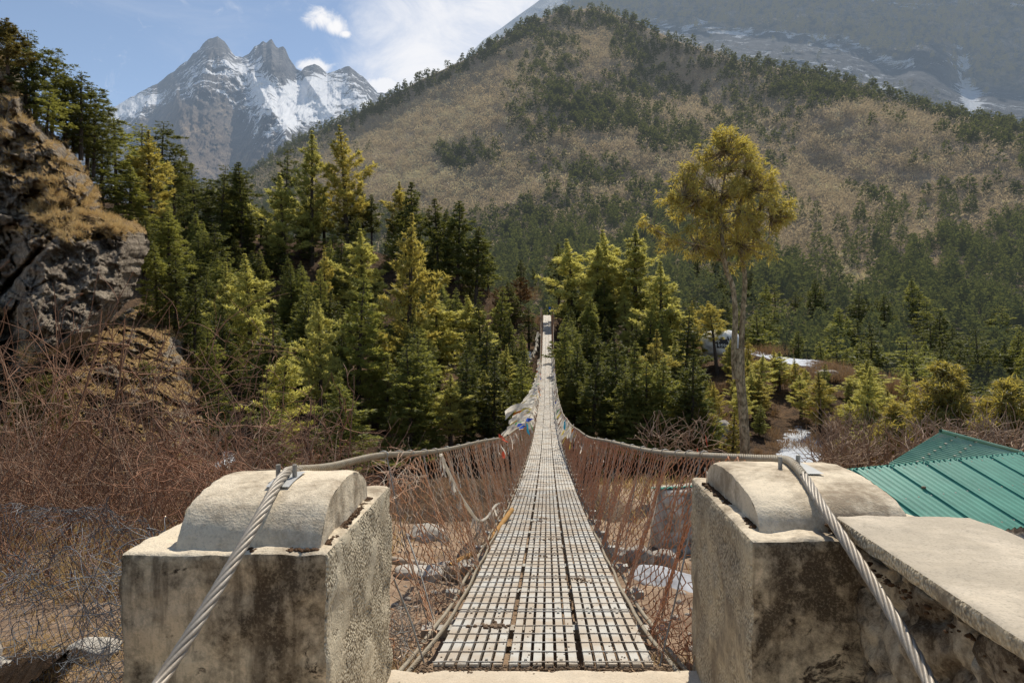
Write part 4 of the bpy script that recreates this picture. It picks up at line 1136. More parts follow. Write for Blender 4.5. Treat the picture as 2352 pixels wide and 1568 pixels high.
# trees along the top of the cliff
C_ = [
 ('juniper', 18, 48, 165, 120, 34, 'brown-green juniper at the top of the left cliff'),
 ('cedar', 82, 76, 300, 96, 41, 'tallest dark hemlock on the cliff edge'),
 ('cedar', 118, 120, 335, 86, 42, 'dark hemlock right behind the tallest one on the cliff'),
 ('cedar', 150, 150, 345, 80, 43, 'third dark hemlock down the cliff edge'),
 ('cedar', 186, 160, 360, 96, 43, 'dark hemlock leaning over the lower cliff edge against the sky'),
 ('cedar', 215, 215, 400, 66, 45, 'low dark hemlock at the foot of the cliff-top row'),
 ('cedar', 60, 95, 280, 90, 40.5, 'dark hemlock between the juniper and the tallest cliff hemlock'),
 ('cedar', 200, 190, 400, 90, 46, 'dense dark hemlock behind the leaning one'),
 ('dark', 165, 230, 380, 80, 44, 'bushy dark fir filling the gap below the cliff-top hemlocks'),
 ('dark', 235, 300, 480, 90, 48, 'dark fir just off the lower cliff corner'),
 ('greencedar', 105, 200, 330, 70, 39.5, 'mossy green young hemlock in front of the cliff-top row'),
 ('greencedar', 268, 268, 500, 96, 52, 'green hemlock right of the cliff with pointed top'),
 ('greencedar', 325, 285, 530, 90, 55, 'dense hemlock beside the gold-tipped one'),
 ('gold', 348, 300, 530, 84, 53, 'gold-tipped conifer behind the cliff'),
 ('cedar', 372, 282, 500, 90, 60, 'dark flat-topped hemlock right of the gold-tipped conifer'),
 ('cedar', 400, 350, 520, 70, 60, 'low dark hemlock at the right end of the cliff group'),
 ('fir', 300, 380, 560, 100, 50, 'broad green fir low behind the cliff'),
 ('fir', 388, 470, 640, 100, 50, 'rounded green fir at the foot of the cliff group'),
]
for (k, px, yt, yb, w_, Y, lab) in C_: tree(k, px, yt, yb, w_, lab, None, Y)
for (k_, px_, yt_, yb_, w_, Y_, lab_) in (('fir', 362, 560, 735, 74, 40, 'dark fir at the upper corner of the rocky slope'), ('dark', 405, 585, 790, 84, 40, 'dark fir on the right edge of the rocky slope'), ('dark', 446, 640, 860, 84, 39, 'shaded fir standing against the right side of the rocks'),
        ('fir', 478, 740, 960, 84, 37, 'shaded fir low beside the rocky slope'), ('dark', 505, 850, 1050, 80, 35, 'low dark fir between the rocks and the thicket'), ('dark', 330, 500, 660, 80, 42, 'dark fir tucked behind the corner of the cliff')):
    tree(k_, px_, yt_, yb_, w_, lab_, None, Y_)
tree('juniper', 105, 850, 1085, 210, 'drooping olive juniper in front of the cliff foot', None, 17.5)
tree('juniper', 60, 905, 1080, 150, 'smaller olive juniper at the left edge in front of the cliff', None, 18.5)
tree('fir', 545, 802, 850, 26, 'tiny fir seedling on the rocky slope', None, 29)
tree('fir', 332, 826, 868, 44, 'little flat green fir on the sunlit rocks', None, 25.5)
tree('rhodo', 1195, 638, 718, 80, 'bronze-leaved rhododendron left of the far bridge end', cat='bush')
tree('rhodo', 1150, 660, 730, 56, 'dark bronze rhododendron under the tall firs', cat='bush')
tree('dark', 1170, 645, 750, 60, 'small dark fir beside the rhododendrons')
tree('dark', 1215, 700, 800, 50, 'dark fir bush beside the far end of the bridge deck')
tree('firtall', 1284, 558, 738, 62, 'dark fir with black trunk just behind the far end of the bridge', None, 120)
# infill firs
n = 0
def fill(px0, px1, y0, y1, hpx, cnt, kinds, label, group, gx=1.0, wr=(0.30, 0.46)):
    for k in range(cnt):
        px = px0+(px1-px0)*random.random(); yt, Yt = wtop(px)
        yb = y0+(y1-y0)*random.random()
        yb = max(yb, float(yt)+3)
        if 1765 < px < 1900 and yb > 935: continue
        Y = float(bankdepth(px, yb)); h = hpx*random.uniform(0.7, 1.2)*(100/ Y)**0.85
        kd = random.choice(kinds)
        tree(kd, px, yb-h, yb, h*random.uniform(*wr), label, group)
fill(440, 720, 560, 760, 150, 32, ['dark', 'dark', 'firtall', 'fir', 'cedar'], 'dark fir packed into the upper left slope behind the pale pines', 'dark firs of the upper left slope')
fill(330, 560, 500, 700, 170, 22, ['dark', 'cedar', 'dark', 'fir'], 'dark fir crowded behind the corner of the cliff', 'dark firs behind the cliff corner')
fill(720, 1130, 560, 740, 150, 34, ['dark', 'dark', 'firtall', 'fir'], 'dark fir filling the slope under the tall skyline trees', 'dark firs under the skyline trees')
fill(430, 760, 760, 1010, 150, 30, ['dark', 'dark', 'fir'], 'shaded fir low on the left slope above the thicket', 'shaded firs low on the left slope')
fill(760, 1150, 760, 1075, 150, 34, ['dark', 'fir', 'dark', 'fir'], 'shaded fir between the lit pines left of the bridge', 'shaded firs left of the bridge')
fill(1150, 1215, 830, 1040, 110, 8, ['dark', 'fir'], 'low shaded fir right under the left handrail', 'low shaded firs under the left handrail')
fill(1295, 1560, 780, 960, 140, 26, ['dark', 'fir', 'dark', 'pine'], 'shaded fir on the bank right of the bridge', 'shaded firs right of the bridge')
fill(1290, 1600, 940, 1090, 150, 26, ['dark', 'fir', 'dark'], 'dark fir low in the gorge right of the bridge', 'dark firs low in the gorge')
fill(1560, 1760, 860, 1050, 70, 16, ['gold', 'pine', 'pine'], 'small yellow pine scrub on the steep bank left of the big trunk', 'yellow pine scrub on the steep bank')
fill(1740, 2120, 890, 1010, 60, 18, ['pine', 'gold', 'fir'], 'small pine scrub on the brown bank above the snow', 'pine scrub on the brown bank', wr=(.4, .7))
fill(1900, 2352, 980, 1080, 60, 16, ['pine', 'gold', 'gold'], 'young yellow-green pine behind the green roofs', 'young pines behind the roofs', wr=(.5, .8))

# ------------------------------------------------ long-needled pines near at hand
def longpine(name, trunk_paths, clusters, Ltuft, nb, mat, label, seed, bark, cat='tree', tw=0.006):
    g = np.random.default_rng(seed)
    base = trunk_paths[0][0][0]
    root = empty(name, base, label=label, cat=cat)
    b = np.array(base)
    mb = MB()
    for pts, rr in trunk_paths:
        pp = catmull(pts, 10); rr = np.interp(np.linspace(0, 1, len(pp)), np.linspace(0, 1, len(rr)), rr)
        rr = 0.88*rr*(1+0.05*fbm(pp[:, 2]*3, pp[:, 0], 0, 3, seed))
        mb.tube(pp-b, rr, 14)
    mb.build('trunk', bark, root, smooth=True)
    C = np.concatenate(clusters[0]); 
    bm = MB(); hubs = clusters[1]
    BP = []
    for c in C:
        hub = hubs[np.argmin(np.linalg.norm(hubs-c, axis=1)+0.4*g.random(len(hubs)))]
        mid = (hub+c)/2+np.array([0, 0, -0.10])*np.linalg.norm(c-hub)+g.standard_normal(3)*0.05
        q = np.linspace(0, 1, 7)[:, None]
        BP.append((1-q)**2*hub+2*q*(1-q)*mid+q*q*c-b)
    bm.tubes(np.array(BP), np.linspace(0.015, 0.005, 7), 4)
    bm.build('limbs', bark, root, smooth=True)
    m = nb
    Cr = np.repeat(C, m, 0)
    out = nrm(C-hubs.mean(0)); out = np.repeat(out, m, 0)
    Dn = nrm(out*0.55+np.array([0, 0, 0.35])+0.85*g.standard_normal(Cr.shape))
    L = Ltuft*(0.6+0.6*g.random(len(Cr)))
    # drooping needles as two-segment blades
    s = nrm(np.cross(Dn, g.standard_normal(Cr.shape)))*tw
    B0 = Cr-b; B1 = B0+Dn*L[:, None]*0.55; D2 = nrm(Dn+np.array([0, 0, -0.75])); B2 = B1+D2*L[:, None]*0.5
    V = np.stack([B0-s*0.5, B0+s*0.5, B1+s, B1-s, B2], 1)
    n = len(B0); i = np.arange(n)*5
    me = mesh_np('needles', V.reshape(-1, 3), [np.stack([i, i+1, i+2, i+3], -1), np.stack([i+3, i+2, i+4], -1)], mat, False)
    link('crown', me, root)
    return root
def ell(g, c, r, n, shell=0.45):
    k = max(2, n//6); v = nrm(g.standard_normal((k, 3))); rr = (shell+(1.05-shell)*g.random(k)**0.6)[:, None]
    C = np.array(c)+v*rr*np.array(r)
    C = np.repeat(C, 6, 0); return C+g.standard_normal(C.shape)*np.array([0.11, 0.11, 0.085])
g = np.random.default_rng(55)
YB = 20.0
def pb(px, py, dy=0.0): return P(px, py, YB+dy)
tp = [([pb(1716, 1300), pb(1712, 1060), pb(1708, 960), pb(1703, 900), pb(1698, 850), pb(1697, 800)], [0.18, 0.165, 0.155, 0.15, 0.165, 0.12]),
      ([pb(1690, 870), pb(1686, 800), pb(1689, 740), pb(1688, 700), pb(1682, 655), pb(1667, 615), pb(1660, 560), pb(1655, 480), pb(1668, 380)], [0.12, 0.10, 0.09, 0.085, 0.08, 0.075, 0.07, 0.05, 0.025]),
      ([pb(1704, 880, .1), pb(1703, 800, .15), pb(1706, 720, .2), pb(1711, 645, .2), pb(1704, 590, .2), pb(1692, 540, .2), pb(1700, 470, .2), pb(1712, 390, .2)], [0.11, 0.095, 0.08, 0.075, 0.07, 0.06, 0.05, 0.02]),
      ([pb(1664, 585), pb(1620, 565, -.2), pb(1570, 555, -.3), pb(1520, 535, -.3), pb(1490, 515, -.3)], [0.045, 0.038, 0.03, 0.022, 0.012])]
cl1 = []
for (px, py, rx, rz, n) in ((1665, 355, 62, 45, 120), (1700, 400, 65, 60, 150), (1640, 430, 70, 60, 150), (1590, 470, 58, 55, 120), (1690, 490, 75, 65, 170), (1750, 450, 48, 52, 90), (1765, 500, 45, 36, 80), (1640, 520, 70, 50, 130), (1720, 560, 50, 40, 80), (1580, 440, 40, 34, 60), (1790, 480, 28, 24, 30), (1545, 455, 20, 20, 16), (1745, 575, 30, 26, 46), (1660, 585, 26, 18, 26), (1655, 318, 14, 12, 12), (1700, 335, 20, 14, 16), (1570, 400, 14, 14, 10), (1808, 470, 14, 12, 10), (1670, 325, 34, 18, 34), (1600, 395, 24, 22, 24), (1700, 610, 26, 14, 14), (1620, 560, 30, 22, 30)):
    k = YB/F; cl1.append(ell(g, pb(px, py), (rx*k, rx*k*0.95, rz*k), n))
for (px, py, rx, rz, n) in ((1560, 555, 30, 16, 26), (1520, 535, 24, 14, 22), (1492, 510, 14, 12, 14), (1590, 590, 24, 10, 14), (1535, 570, 26, 10, 16)):
    k = YB/F; cl1.append(ell(g, pb(px, py, -.3), (rx*k, rx*k, rz*k), n))
hubs = np.array([pb(x, y) for x, y in ((1600, 460), (1570, 450), (1745, 480), (1770, 500), (1640, 440), (1720, 440), (1665, 350), (1660, 600), (1656, 520), (1660, 450), (1668, 390), (1695, 560), (1700, 480), (1710, 400), (1690, 430), (1600, 562), (1545, 545), (1500, 520), (1630, 500), (1730, 520))])
longpine('pine_tree', tp, (cl1, hubs), 0.22, 12, M['bigpine'], 'big lone pine with pale forked bare trunk and round golden crown', 5, M['bark_big'], tw=0.011)
def bushpine(px, yt, yb, w_, Y, label, seed, extra=0):
    g = np.random.default_rng(seed); k = Y/F
    pts = [P(px, yb+90, Y), P(px, yb, Y), P(px+4, (yt+yb)/2, Y), P(px, yt+12, Y)]
    hub = np.array([P(px+2, y, Y) for y in np.linspace(yb-10, yt+20, 9)])
    cl_ = []
    H = yb-yt
    for j in range(16):
        f = j/15; cy = yb-H*(0.06+0.9*f); rx = w_/2*(0.55+0.5*math.sin(min(1, (1-f)*1.3)*1.57))*(1-f**4)*random.uniform(0.8, 1.1)
        cl_.append(ell(g, P(px+random.uniform(-.1, .1)*w_, cy, Y), (rx*k, rx*k, H*0.085*k), int(70*(rx/(w_/2))+8), 0.35))
    longpine('pine_tree', [(pts, [0.10, 0.09, 0.05, 0.02])], (cl_, hub), 0.24*Y/20+0.02, 10, M['bigpine'], label, seed, M['bark'], tw=0.015)
bushpine(2165, 826, 1040, 148, 24, 'round long-needled pine behind the green roofs', 61)
bushpine(2315, 872, 1060, 150, 22, 'long-needled pine bush at the right edge behind the roof', 62)
bushpine(2255, 960, 1060, 90, 23, 'low long-needled pine between the two bushy ones', 63)
bushpine(2060, 930, 1060, 110, 30, 'loose yellow pine bush left of the round long-needled pine', 64)
# ============================================================ trees of the hill across the valley
def lod(seed, kind):
    """small far tree of unit height"""
    g = np.random.default_rng(seed)
    if kind == 'c':
        n = 44; t = g.random(n)**0.8; h = 0.22+0.75*t; R_ = 0.24*(0.15+0.85*(1-t)**0.7)
        az = g.random(n)*6.28
        C = np.stack([np.cos(az)*R_*0.35, np.sin(az)*R_*0.35, h], -1)
        D_ = nrm(np.stack([np.cos(az), np.sin(az), 0.1+0.35*g.standard_normal(n)], -1))
        V, Q = blades(C, D_, R_*1.0+0.03, 0.05+0.35*R_, g)
        tr = np.array([[-.012, 0, 0], [.012, 0, 0], [.004, 0, .9], [-.004, 0, .9]])
        return np.vstack([V, tr]), np.vstack([Q, [[len(V), len(V)+1, len(V)+2, len(V)+3]]])
    n = 44; az = g.random(n)*6.28; h = 0.15+0.7*g.random(n)
    C = np.stack([np.cos(az)*0.45*g.random(n), np.sin(az)*0.45*g.random(n), h], -1)
    D_ = nrm(np.stack([np.cos(az), np.sin(az), 0.5+0.9*g.standard_normal(n)], -1))
    V, Q = blades(C, D_, 0.14+0.12*g.random(n), 0.04+0.05*g.random(n), g)
    tr = np.array([[-.02, 0, 0], [.02, 0, 0], [.01, 0, .5], [-.01, 0, .5]])
    return np.vstack([V, tr]), np.vstack([Q, [[len(V), len(V)+1, len(V)+2, len(V)+3]]])
def lodn(seed):
    g = np.random.default_rng(seed); n = 150; t = g.random(n)**0.75; h = 0.16+0.82*t; lay = np.sin(h*38+seed)*0.12
    R_ = (0.20+0.05*g.random())*(0.10+0.9*(1-t)**0.72)*(1+lay*2)
    az = g.random(n)*6.28; rr = g.random(n)**0.5
    C = np.stack([np.cos(az)*R_*0.7*rr, np.sin(az)*R_*0.7*rr, h-0.05*rr*R_], -1)
    D_ = nrm(np.stack([np.cos(az), np.sin(az), 0.15+0.4*g.standard_normal(n)], -1))
    V, Q = blades(C, D_, R_*0.55+0.02, 0.03+0.20*R_, g)
    tr = np.array([[-.012, 0, 0], [.012, 0, 0], [.004, 0, .9], [-.004, 0, .9]])
    return np.vstack([V, tr]), np.vstack([Q, [[len(V), len(V)+1, len(V)+2, len(V)+3]]])
LCN = [lodn(s) for s in range(6)]
LC = [lod(s, 'c') for s in range(6)]; LBr = [lod(s+50, 'b') for s in range(6)]
def scatter(name, pos, hs_, ws, protos, mat, label, cat, seed):
    g = np.random.default_rng(seed); Vs = []; Qs = []; off = 0
    which = g.integers(0, len(protos), len(pos))
    for k, (V0, Q0) in enumerate(protos):
        m = np.where(which == k)[0]
        if not len(m): continue
        a = g.random(len(m))*6.28; c, s = np.cos(a), np.sin(a)
        X = (V0[None, :, 0]*c[:, None]-V0[None, :, 1]*s[:, None])*ws[m][:, None]
        Yv = (V0[None, :, 0]*s[:, None]+V0[None, :, 1]*c[:, None])*ws[m][:, None]
        Zv = V0[None, :, 2]*hs_[m][:, None]
        V = np.stack([X, Yv, Zv], -1)+pos[m][:, None, :]
        Q = Q0[None]+off+(np.arange(len(m))*len(V0))[:, None, None]
        Vs.append(V.reshape(-1, 3)); Qs.append(Q.reshape(-1, 4)); off += len(m)*len(V0)
    o = link(name, mesh_np(name, np.concatenate(Vs), [np.concatenate(Qs)], mat, False))
    return tag(o, label, cat, kind='stuff')
g = np.random.default_rng(99)
N = 120000
px = g.uniform(-250, 2700, N); f = g.random(N)
x, D, z, py = hillpt(px, f)
x2, D2_, z2, _ = hillpt(px, np.clip(f+0.004, 0, 1))
wgt = D*np.abs(D2_-D); wgt = wgt/np.percentile(wgt, 97)
keep = g.random(N) < wgt*0.62
px, f, x, D, z, py = [a[keep] for a in (px, f, x, D, z, py)]
yr_ = interp(px, [(a, b) for a, b, c in HR])
def G2(cx, cy, sx, sy, a): return a*np.exp(-((px-cx)/sx)**2-((py-cy)/sy)**2)
below = py-yr_
pc = 0.02+0*px
pc = pc+np.where(px < 1260, 0.95*(below < interp(px, [(500, 10), (900, 34), (1090, 30), (1260, 50)])), 0.62*np.exp(-(below/interp(px, [(1260, 60), (1450, 130), (1700, 60), (2352, 40)]))**2))
pc = pc+G2(1290, 268, 105, 55, 1.0)+G2(1065, 372, 70, 32, 1.1)+G2(1500, 190, 110, 50, .5)+G2(1440, 300, 90, 40, .3)+G2(1600, 320, 160, 40, .2)+G2(1350, 400, 120, 30, .25)
pc = pc+0.62*sstep(430, 560, py-0.03*(px-1200))+0.35*sstep(1650, 1900, px)*sstep(470, 560, py)
pc = pc+0.85*fbm(px*0.008, py*0.017, 0, 5, 71)*(below > 30)*sstep(1100, 1400, px)+0.1
pc = pc-G2(1850, 570, 130, 55, .9)-G2(1930, 650, 90, 50, .7)-G2(1560, 640, 50, 30, .3)-G2(1000, 440, 160, 60, .9)-G2(1010, 250, 150, 90, .5)*(below > 34)-G2(2150, 520, 220, 45, .35)
con = g.random(len(px)) < pc
pos = np.stack([x, D, z-0.6], -1)
hc = np.where(D > 0, 1, 1)*g.uniform(8.5, 16, len(px))
# nearest conifers become single trees
scr = hc/D
ci = np.where(con & (px > 560) & (px < 2400))[0]
yt_, Yt_ = wtop(px)
vis = ci[(py[ci]-hc[ci]/D[ci]*F*0.8 < yt_[ci])]
order = vis[np.argsort(-scr[vis])][:24]
solo = np.zeros(len(px), bool); solo[order] = True
for i in order:
    if px[i] < 1300: lab, gr_ = 'dark conifer at the foot of the hill seen above the left slope', 'conifers at the foot of the hill, left'
    elif px[i] < 1700: lab, gr_ = 'dark conifer at the foot of the hill behind the twin pines', 'conifers at the foot of the hill, middle'
    elif px[i] < 2020: lab, gr_ = 'dark conifer of the wood just right of the big lone pine', 'conifers right of the lone pine'
    else: lab, gr_ = 'dark conifer of the wood near the right edge above the roofs', 'conifers near the right edge'
    h = hc[i]*1.1
    put('mid', pos[i], h, h*random.uniform(0.17, 0.25), lab, gr_)
hc = hc*np.where(D < 400, g.uniform(0.9, 1.35, len(D)), 1.0)
m = con & ~solo & (D < 420)
scatter('nearer_conifer_forest', pos[m], hc[m], hc[m]*g.uniform(0.85, 1.25, m.sum()), LCN, M['far_fir'], 'dark conifer wood on the lower part of the far hillside', 'forest', 11)
m = con & ~solo & (D >= 420)
scatter('conifer_forest', pos[m], hc[m], hc[m]*g.uniform(0.95, 1.4, m.sum()), LC, M['far_fir'], 'dark conifer forest covering the far hillside', 'forest', 1)
gold = (~con) & (g.random(len(px)) < 0.06+G2(1040, 330, 110, 90, .30)+G2(960, 420, 120, 40, .45)+G2(1300, 430, 200, 40, .3)+G2(1950, 660, 110, 60, .7)+G2(1700, 300, 300, 120, .06))
m = (~con) & ~gold
hb = g.uniform(5.5, 10, len(px))
scatter('bare_forest', pos[m], hb[m], hb[m]*g.uniform(0.9, 1.5, m.sum()), LBr, M['far_bare'], 'leafless brown birch wood on the far hillside', 'forest', 2)
# extra low growth
N2 = 26000
px3 = g.uniform(300, 2500, N2); f3 = g.random(N2)**1.0
x3, D3, z3, py3 = hillpt(px3, f3)
hb3 = g.uniform(3, 6, N2)
scatter('bare_scrub', np.stack([x3, D3, z3-0.5], -1), hb3, hb3*g.uniform(0.9, 1.6, N2), LBr, M['far_bare'], 'low leafless scrub between the trees of the far hillside', 'scrub', 6)
scatter('golden_wood', pos[gold], hb[gold], hb[gold]*1.1, LBr, M['far_gold'], 'pale golden leafless trees on the far hillside', 'forest', 3)
# tall firs of the lower wood on the right, near enough to stand singly
rr_ = random.Random(5)
spots = []
for k in range(2000):
    if len(spots) >= 132: break
    if k % 5 == 4: p_ = rr_.uniform(1010, 1560); f_ = rr_.uniform(0.10, 0.30)
    else: p_ = rr_.uniform(1590, 2420); f_ = rr_.uniform(0.03, 0.36)
    q = [float(v) for v in hillpt(np.array(p_), np.array(f_))]
    if abs(p_-1850) < 120 and 540 < q[3] < 690: continue
    if any(abs(p_-s_[0]) < 20 and abs(q[3]-s_[1]) < 12 for s_ in spots): continue
    spots.append((p_, q[3]))
    h = rr_.uniform(14, 22)
    if p_ < 1580: lab, gr_ = 'tall dark conifer rising at the foot of the hill behind the bridge end', 'tall conifers behind the bridge end'
    elif p_ < 1900: lab, gr_ = 'tall dark fir in the wood close to the right of the lone pine', 'tall firs right of the lone pine'
    elif p_ < 2150: lab, gr_ = 'tall dark fir in the wood behind the right bank', 'tall firs behind the right bank'
    else: lab, gr_ = 'tall dark fir in the wood near the right edge of the view', 'tall firs near the right edge'
    put(rr_.choice(['dark', 'cedar', 'dark', 'greencedar', 'fir']), (q[0], q[1], q[2]-0.4), h, h*rr_.uniform(0.28, 0.38), lab, gr_)
# mountain flank behind: sparse trees
fv = flankV.reshape(-1, 3); pr = (0.75+0.0*flankPX)*(1-flankRock*0.93)*(1-np.clip(flankSnow-0.35, 0, .6)*1.5)
pr = pr*np.clip(0.35+1.3*fbm(flankPX*0.008, flankPY*0.012, 0, 4, 3)+0.25, 0.04, 1)
pr = pr*sstep(20, 70, flankPY-interp(flankPX, [(a, b) for a, b, c in BRG]))
c = g.choice(len(fv), 34000, replace=False, p=(pr.ravel()/pr.sum()))
c = c[(flankPX.ravel()[c] > 1000) & (flankPX.ravel()[c] < 2500) & (flankPY.ravel()[c] > -60)]
pp = fv[c]+np.stack([g.uniform(-3, 3, len(c)), 0*c, -1+0*c], -1)
hh = g.uniform(11, 20, len(c))
isb = g.random(len(c)) < 0.45

M['back_bare'] = foliage('back_bare_twigs', (0.10, 0.075, 0.055), (0.20, 0.15, 0.11), (0.12, 0.09, 0.06), 0.2, haze=3600)
scatter('upper_forest', pp[~isb], hh[~isb], hh[~isb]*1.2, LC, M['back_fir'], 'hazy conifer forest high on the mountain flank', 'forest', 4)
scatter('upper_bare_forest', pp[isb], hh[isb]*0.6, hh[isb]*0.8, LBr, M['back_bare'], 'hazy leafless wood high on the mountain flank', 'forest', 5)
# ============================================================ thicket, grass, wire netting
g = np.random.default_rng(314)
def twigs(mb, n, xr, yr_, hr, r0, steps=9, seed=0, lean=0.25, kids=5, m=0, crook=0.13):
    g = np.random.default_rng(seed)
    x = g.uniform(xr[0], xr[1], n); y = g.uniform(yr_[0], yr_[1], n)
    z = near_h(x, y)-0.05
    p = np.stack([x, y, z], -1); H = g.uniform(hr[0], hr[1], n)
    d = nrm(np.stack([g.standard_normal(n)*lean*1.6, g.standard_normal(n)*lean*1.6, np.ones(n)], -1))
    pts = [p.copy()]
    for k in range(steps):
        d = nrm(d+crook*g.standard_normal((n, 3))+np.array([0, 0, 0.01]))
        p = p+d*(H/steps)[:, None]; pts.append(p.copy())
    A = np.stack(pts, 1)
    mb.tubes(A, np.linspace(r0, r0*0.35, steps+1), 3, m=m)
    # side shoots
    for k in range(kids):
        i = g.integers(2, steps, n); s = A[np.arange(n), i]
        d = nrm(A[np.arange(n), i]-A[np.arange(n), i-1]+0.9*g.standard_normal((n, 3)))
        L = H*g.uniform(0.15, 0.42, n); q = s.copy(); P2 = [q.copy()]
        for j in range(5):
            d = nrm(d+0.3*g.standard_normal((n, 3))); q = q+d*(L/5)[:, None]; P2.append(q.copy())
        B = np.stack(P2, 1)
        mb.tubes(B, np.linspace(r0*0.55, r0*0.25, 6), 3, m=m)
        if k < 2:
            i = g.integers(1, 5, n); s = B[np.arange(n), i]; d = nrm(g.standard_normal((n, 3))+np.array([0, 0, .4])); L = L*0.5
            C = s[:, None]+d[:, None]*np.linspace(0, 1, 4)[None, :, None]*L[:, None, None]+0.02*g.standard_normal((n, 4, 3))*np.array([0, 1, 1, 1])[None, :, None]
            mb.tubes(C, r0*0.3, 3, m=m)
mb = MB()
twigs(mb, 400, (-8.5, -1.9), (4.6, 8.5), (0.7, 1.8), 0.0065, seed=1, kids=6)
twigs(mb, 50, (-8.5, -1.9), (5.2, 9.5), (1.2, 2.2), 0.014, seed=9, kids=7, crook=0.12)
twigs(mb, 380, (-12, -2.2), (8.5, 12.5), (0.7, 2.0), 0.008, seed=2, kids=6)
twigs(mb, 120, (-5.0, -1.2), (3.9, 5.5), (0.6, 1.3), 0.005, seed=3, kids=6)
twigs(mb, 60, (-6.4, -3.6), (6.5, 9.0), (2.4, 3.1), 0.009, seed=4, kids=7)
o = mb.build('thorn_thicket', M['twig'], smooth=True); tag(o, 'reddish leafless thorn thicket behind and left of the left pillar', 'thicket', kind='stuff')
mb = MB()
twigs(mb, 420, (-9, -1.6), (4.6, 11), (0.6, 1.8), 0.0055, seed=11, kids=6)
twigs(mb, 70, (-1.5, 0.0), (10.5, 13.5), (0.5, 1.0), 0.006, seed=12, kids=6)
o = mb.build('grey_thicket', M['twig_grey'], smooth=True); tag(o, 'pale grey-brown leafless twigs mixed into the thorn thicket', 'thicket', kind='stuff')
mb = MB()
def twigs_at(mb, boxes, seed, r0=0.02):
    """bare bushes on the far right bank: boxes of photograph directions with depth"""
    g = np.random.default_rng(seed)
    for (px0, px1, py0, py1, Y, n, L) in boxes:
        px = g.uniform(px0, px1, n); py = g.uniform(py0, py1, n); D = Y+g.uniform(-1.5, 1.5, n)
        p = np.stack([(px-CX)/F*D, D, (CY-py)/F*D], -1)
        d = nrm(g.standard_normal((n, 3))*0.6+np.array([0, 0, 1.0])); pts = [p]
        for k in range(6):
            d = nrm(d+0.28*g.standard_normal((n, 3))); p = p+d*L/6*g.uniform(0.7, 1.2, (n, 1)); pts.append(p)
        mb.tubes(np.stack(pts, 1), np.linspace(r0, r0*0.4, 7), 3)
twigs_at(mb, [(1880, 2352, 1045, 1085, 25, 620, 1.5), (1900, 2200, 985, 1060, 31, 420, 1.6), (1480, 1640, 1000, 1050, 30, 90, 1.6), (2080, 2352, 1010, 1060, 20, 300, 1.2)], 5)
o = mb.build('bare_bushes', M['twig_grey'], smooth=True); tag(o, 'tangled pale leafless bushes behind the green roofs', 'bushes', kind='stuff')
mb = MB()
gg = np.random.default_rng(8)
def shrubs(mb, spots, seed):
    g = np.random.default_rng(seed)
    for (px, py, w_, h_, n) in spots:
        D = float(bankdepth(px, py)); k = D/F
        C = P(px, py, D)+g.standard_normal((n, 3))*np.array([w_*k*0.4, w_*k*0.3, 0.1]); C[:, 2] += 0.0
        d = nrm(np.stack([g.standard_normal(n)*0.6, g.standard_normal(n)*0.5, np.abs(g.standard_normal(n))+0.7], -1))
        V, Q = blades(C, d, h_*k*g.uniform(0.5, 1.1, n), 0.045, g); mb.add(V, Q)
shrubs(mb, [(2135-30, 935, 60, 45, 700), (1930, 872, 120, 34, 1300), (1905, 850, 60, 30, 500), (2040, 905, 60, 50, 800), (1250-60, 690, 60, 44, 500), (1760, 815, 60, 30, 500), (1150, 720, 60, 30, 400), (1215, 745, 30, 30, 300), (1625, 800, 24, 22, 260), (1690, 795, 20, 20, 200), (1800, 880, 80, 30, 500), (1660, 900, 60, 30, 400)], 4)
for k in range(120):
    px = random.uniform(1570, 2180); yt, Yt = wtop(px); py = random.uniform(float(yt)+8, 1060)
    shrubs(mb, [(px, py, random.uniform(14, 34), random.uniform(12, 26), 90)], k+40)
o = mb.build('brown_scrub', M['brushleaf']); tag(o, 'low brown and reddish scrub covering the right bank', 'scrub', kind='stuff')
# grass and leaf litter near the pillars
def grass(mb, n, xr, yr_, L, w_, seed, zf=near_h, tilt=0.9):
    g = np.random.default_rng(seed)
    x = g.uniform(*xr, n); y = g.uniform(*yr_, n); z = zf(x, y)-0.005
    k = fbm(x*2.5, y*2.5, 0, 3, seed) > -0.12
    x, y, z = x[k], y[k], z[k]; n = len(x)
    d = nrm(np.stack([g.standard_normal(n)*tilt, g.standard_normal(n)*tilt, np.ones(n)], -1))
    V, Q = blades(np.stack([x, y, z], -1), d, L*g.uniform(0.4, 1.3, n), w_, g); mb.add(V, Q)
mb = MB()
grass(mb, 26000, (-5.0, -1.15), (1.6, 5.0), 0.075, 0.006, 1)
grass(mb, 16000, (-3.2, -1.15), (1.8, 3.4), 0.06, 0.005, 21, tilt=1.2)
grass(mb, 8000, (-9, -1.3), (4.2, 9.0), 0.28, 0.010, 2, tilt=0.6)
grass(mb, 4000, (-6, -1.4), (4.0, 6.5), 0.4, 0.008, 3, tilt=0.6)
grass(mb, 1500, (-1.0, -0.5), (3.2, 3.9), 0.06, 0.005, 4)
grass(mb, 500, (0.7, 1.2), (3.2, 3.9), 0.05, 0.005, 5)
grass(mb, 1800, (-4, 3.5), (7, 13), 0.16, 0.010, 6, tilt=0.8)
grass(mb, 5000, (2.0, 14), (13, 26), 0.5, 0.03, 7, tilt=0.7)
o = mb.build('dry_grass', M['drygrass']); tag(o, 'dry straw-coloured grass on the near bank', 'grass', kind='stuff')
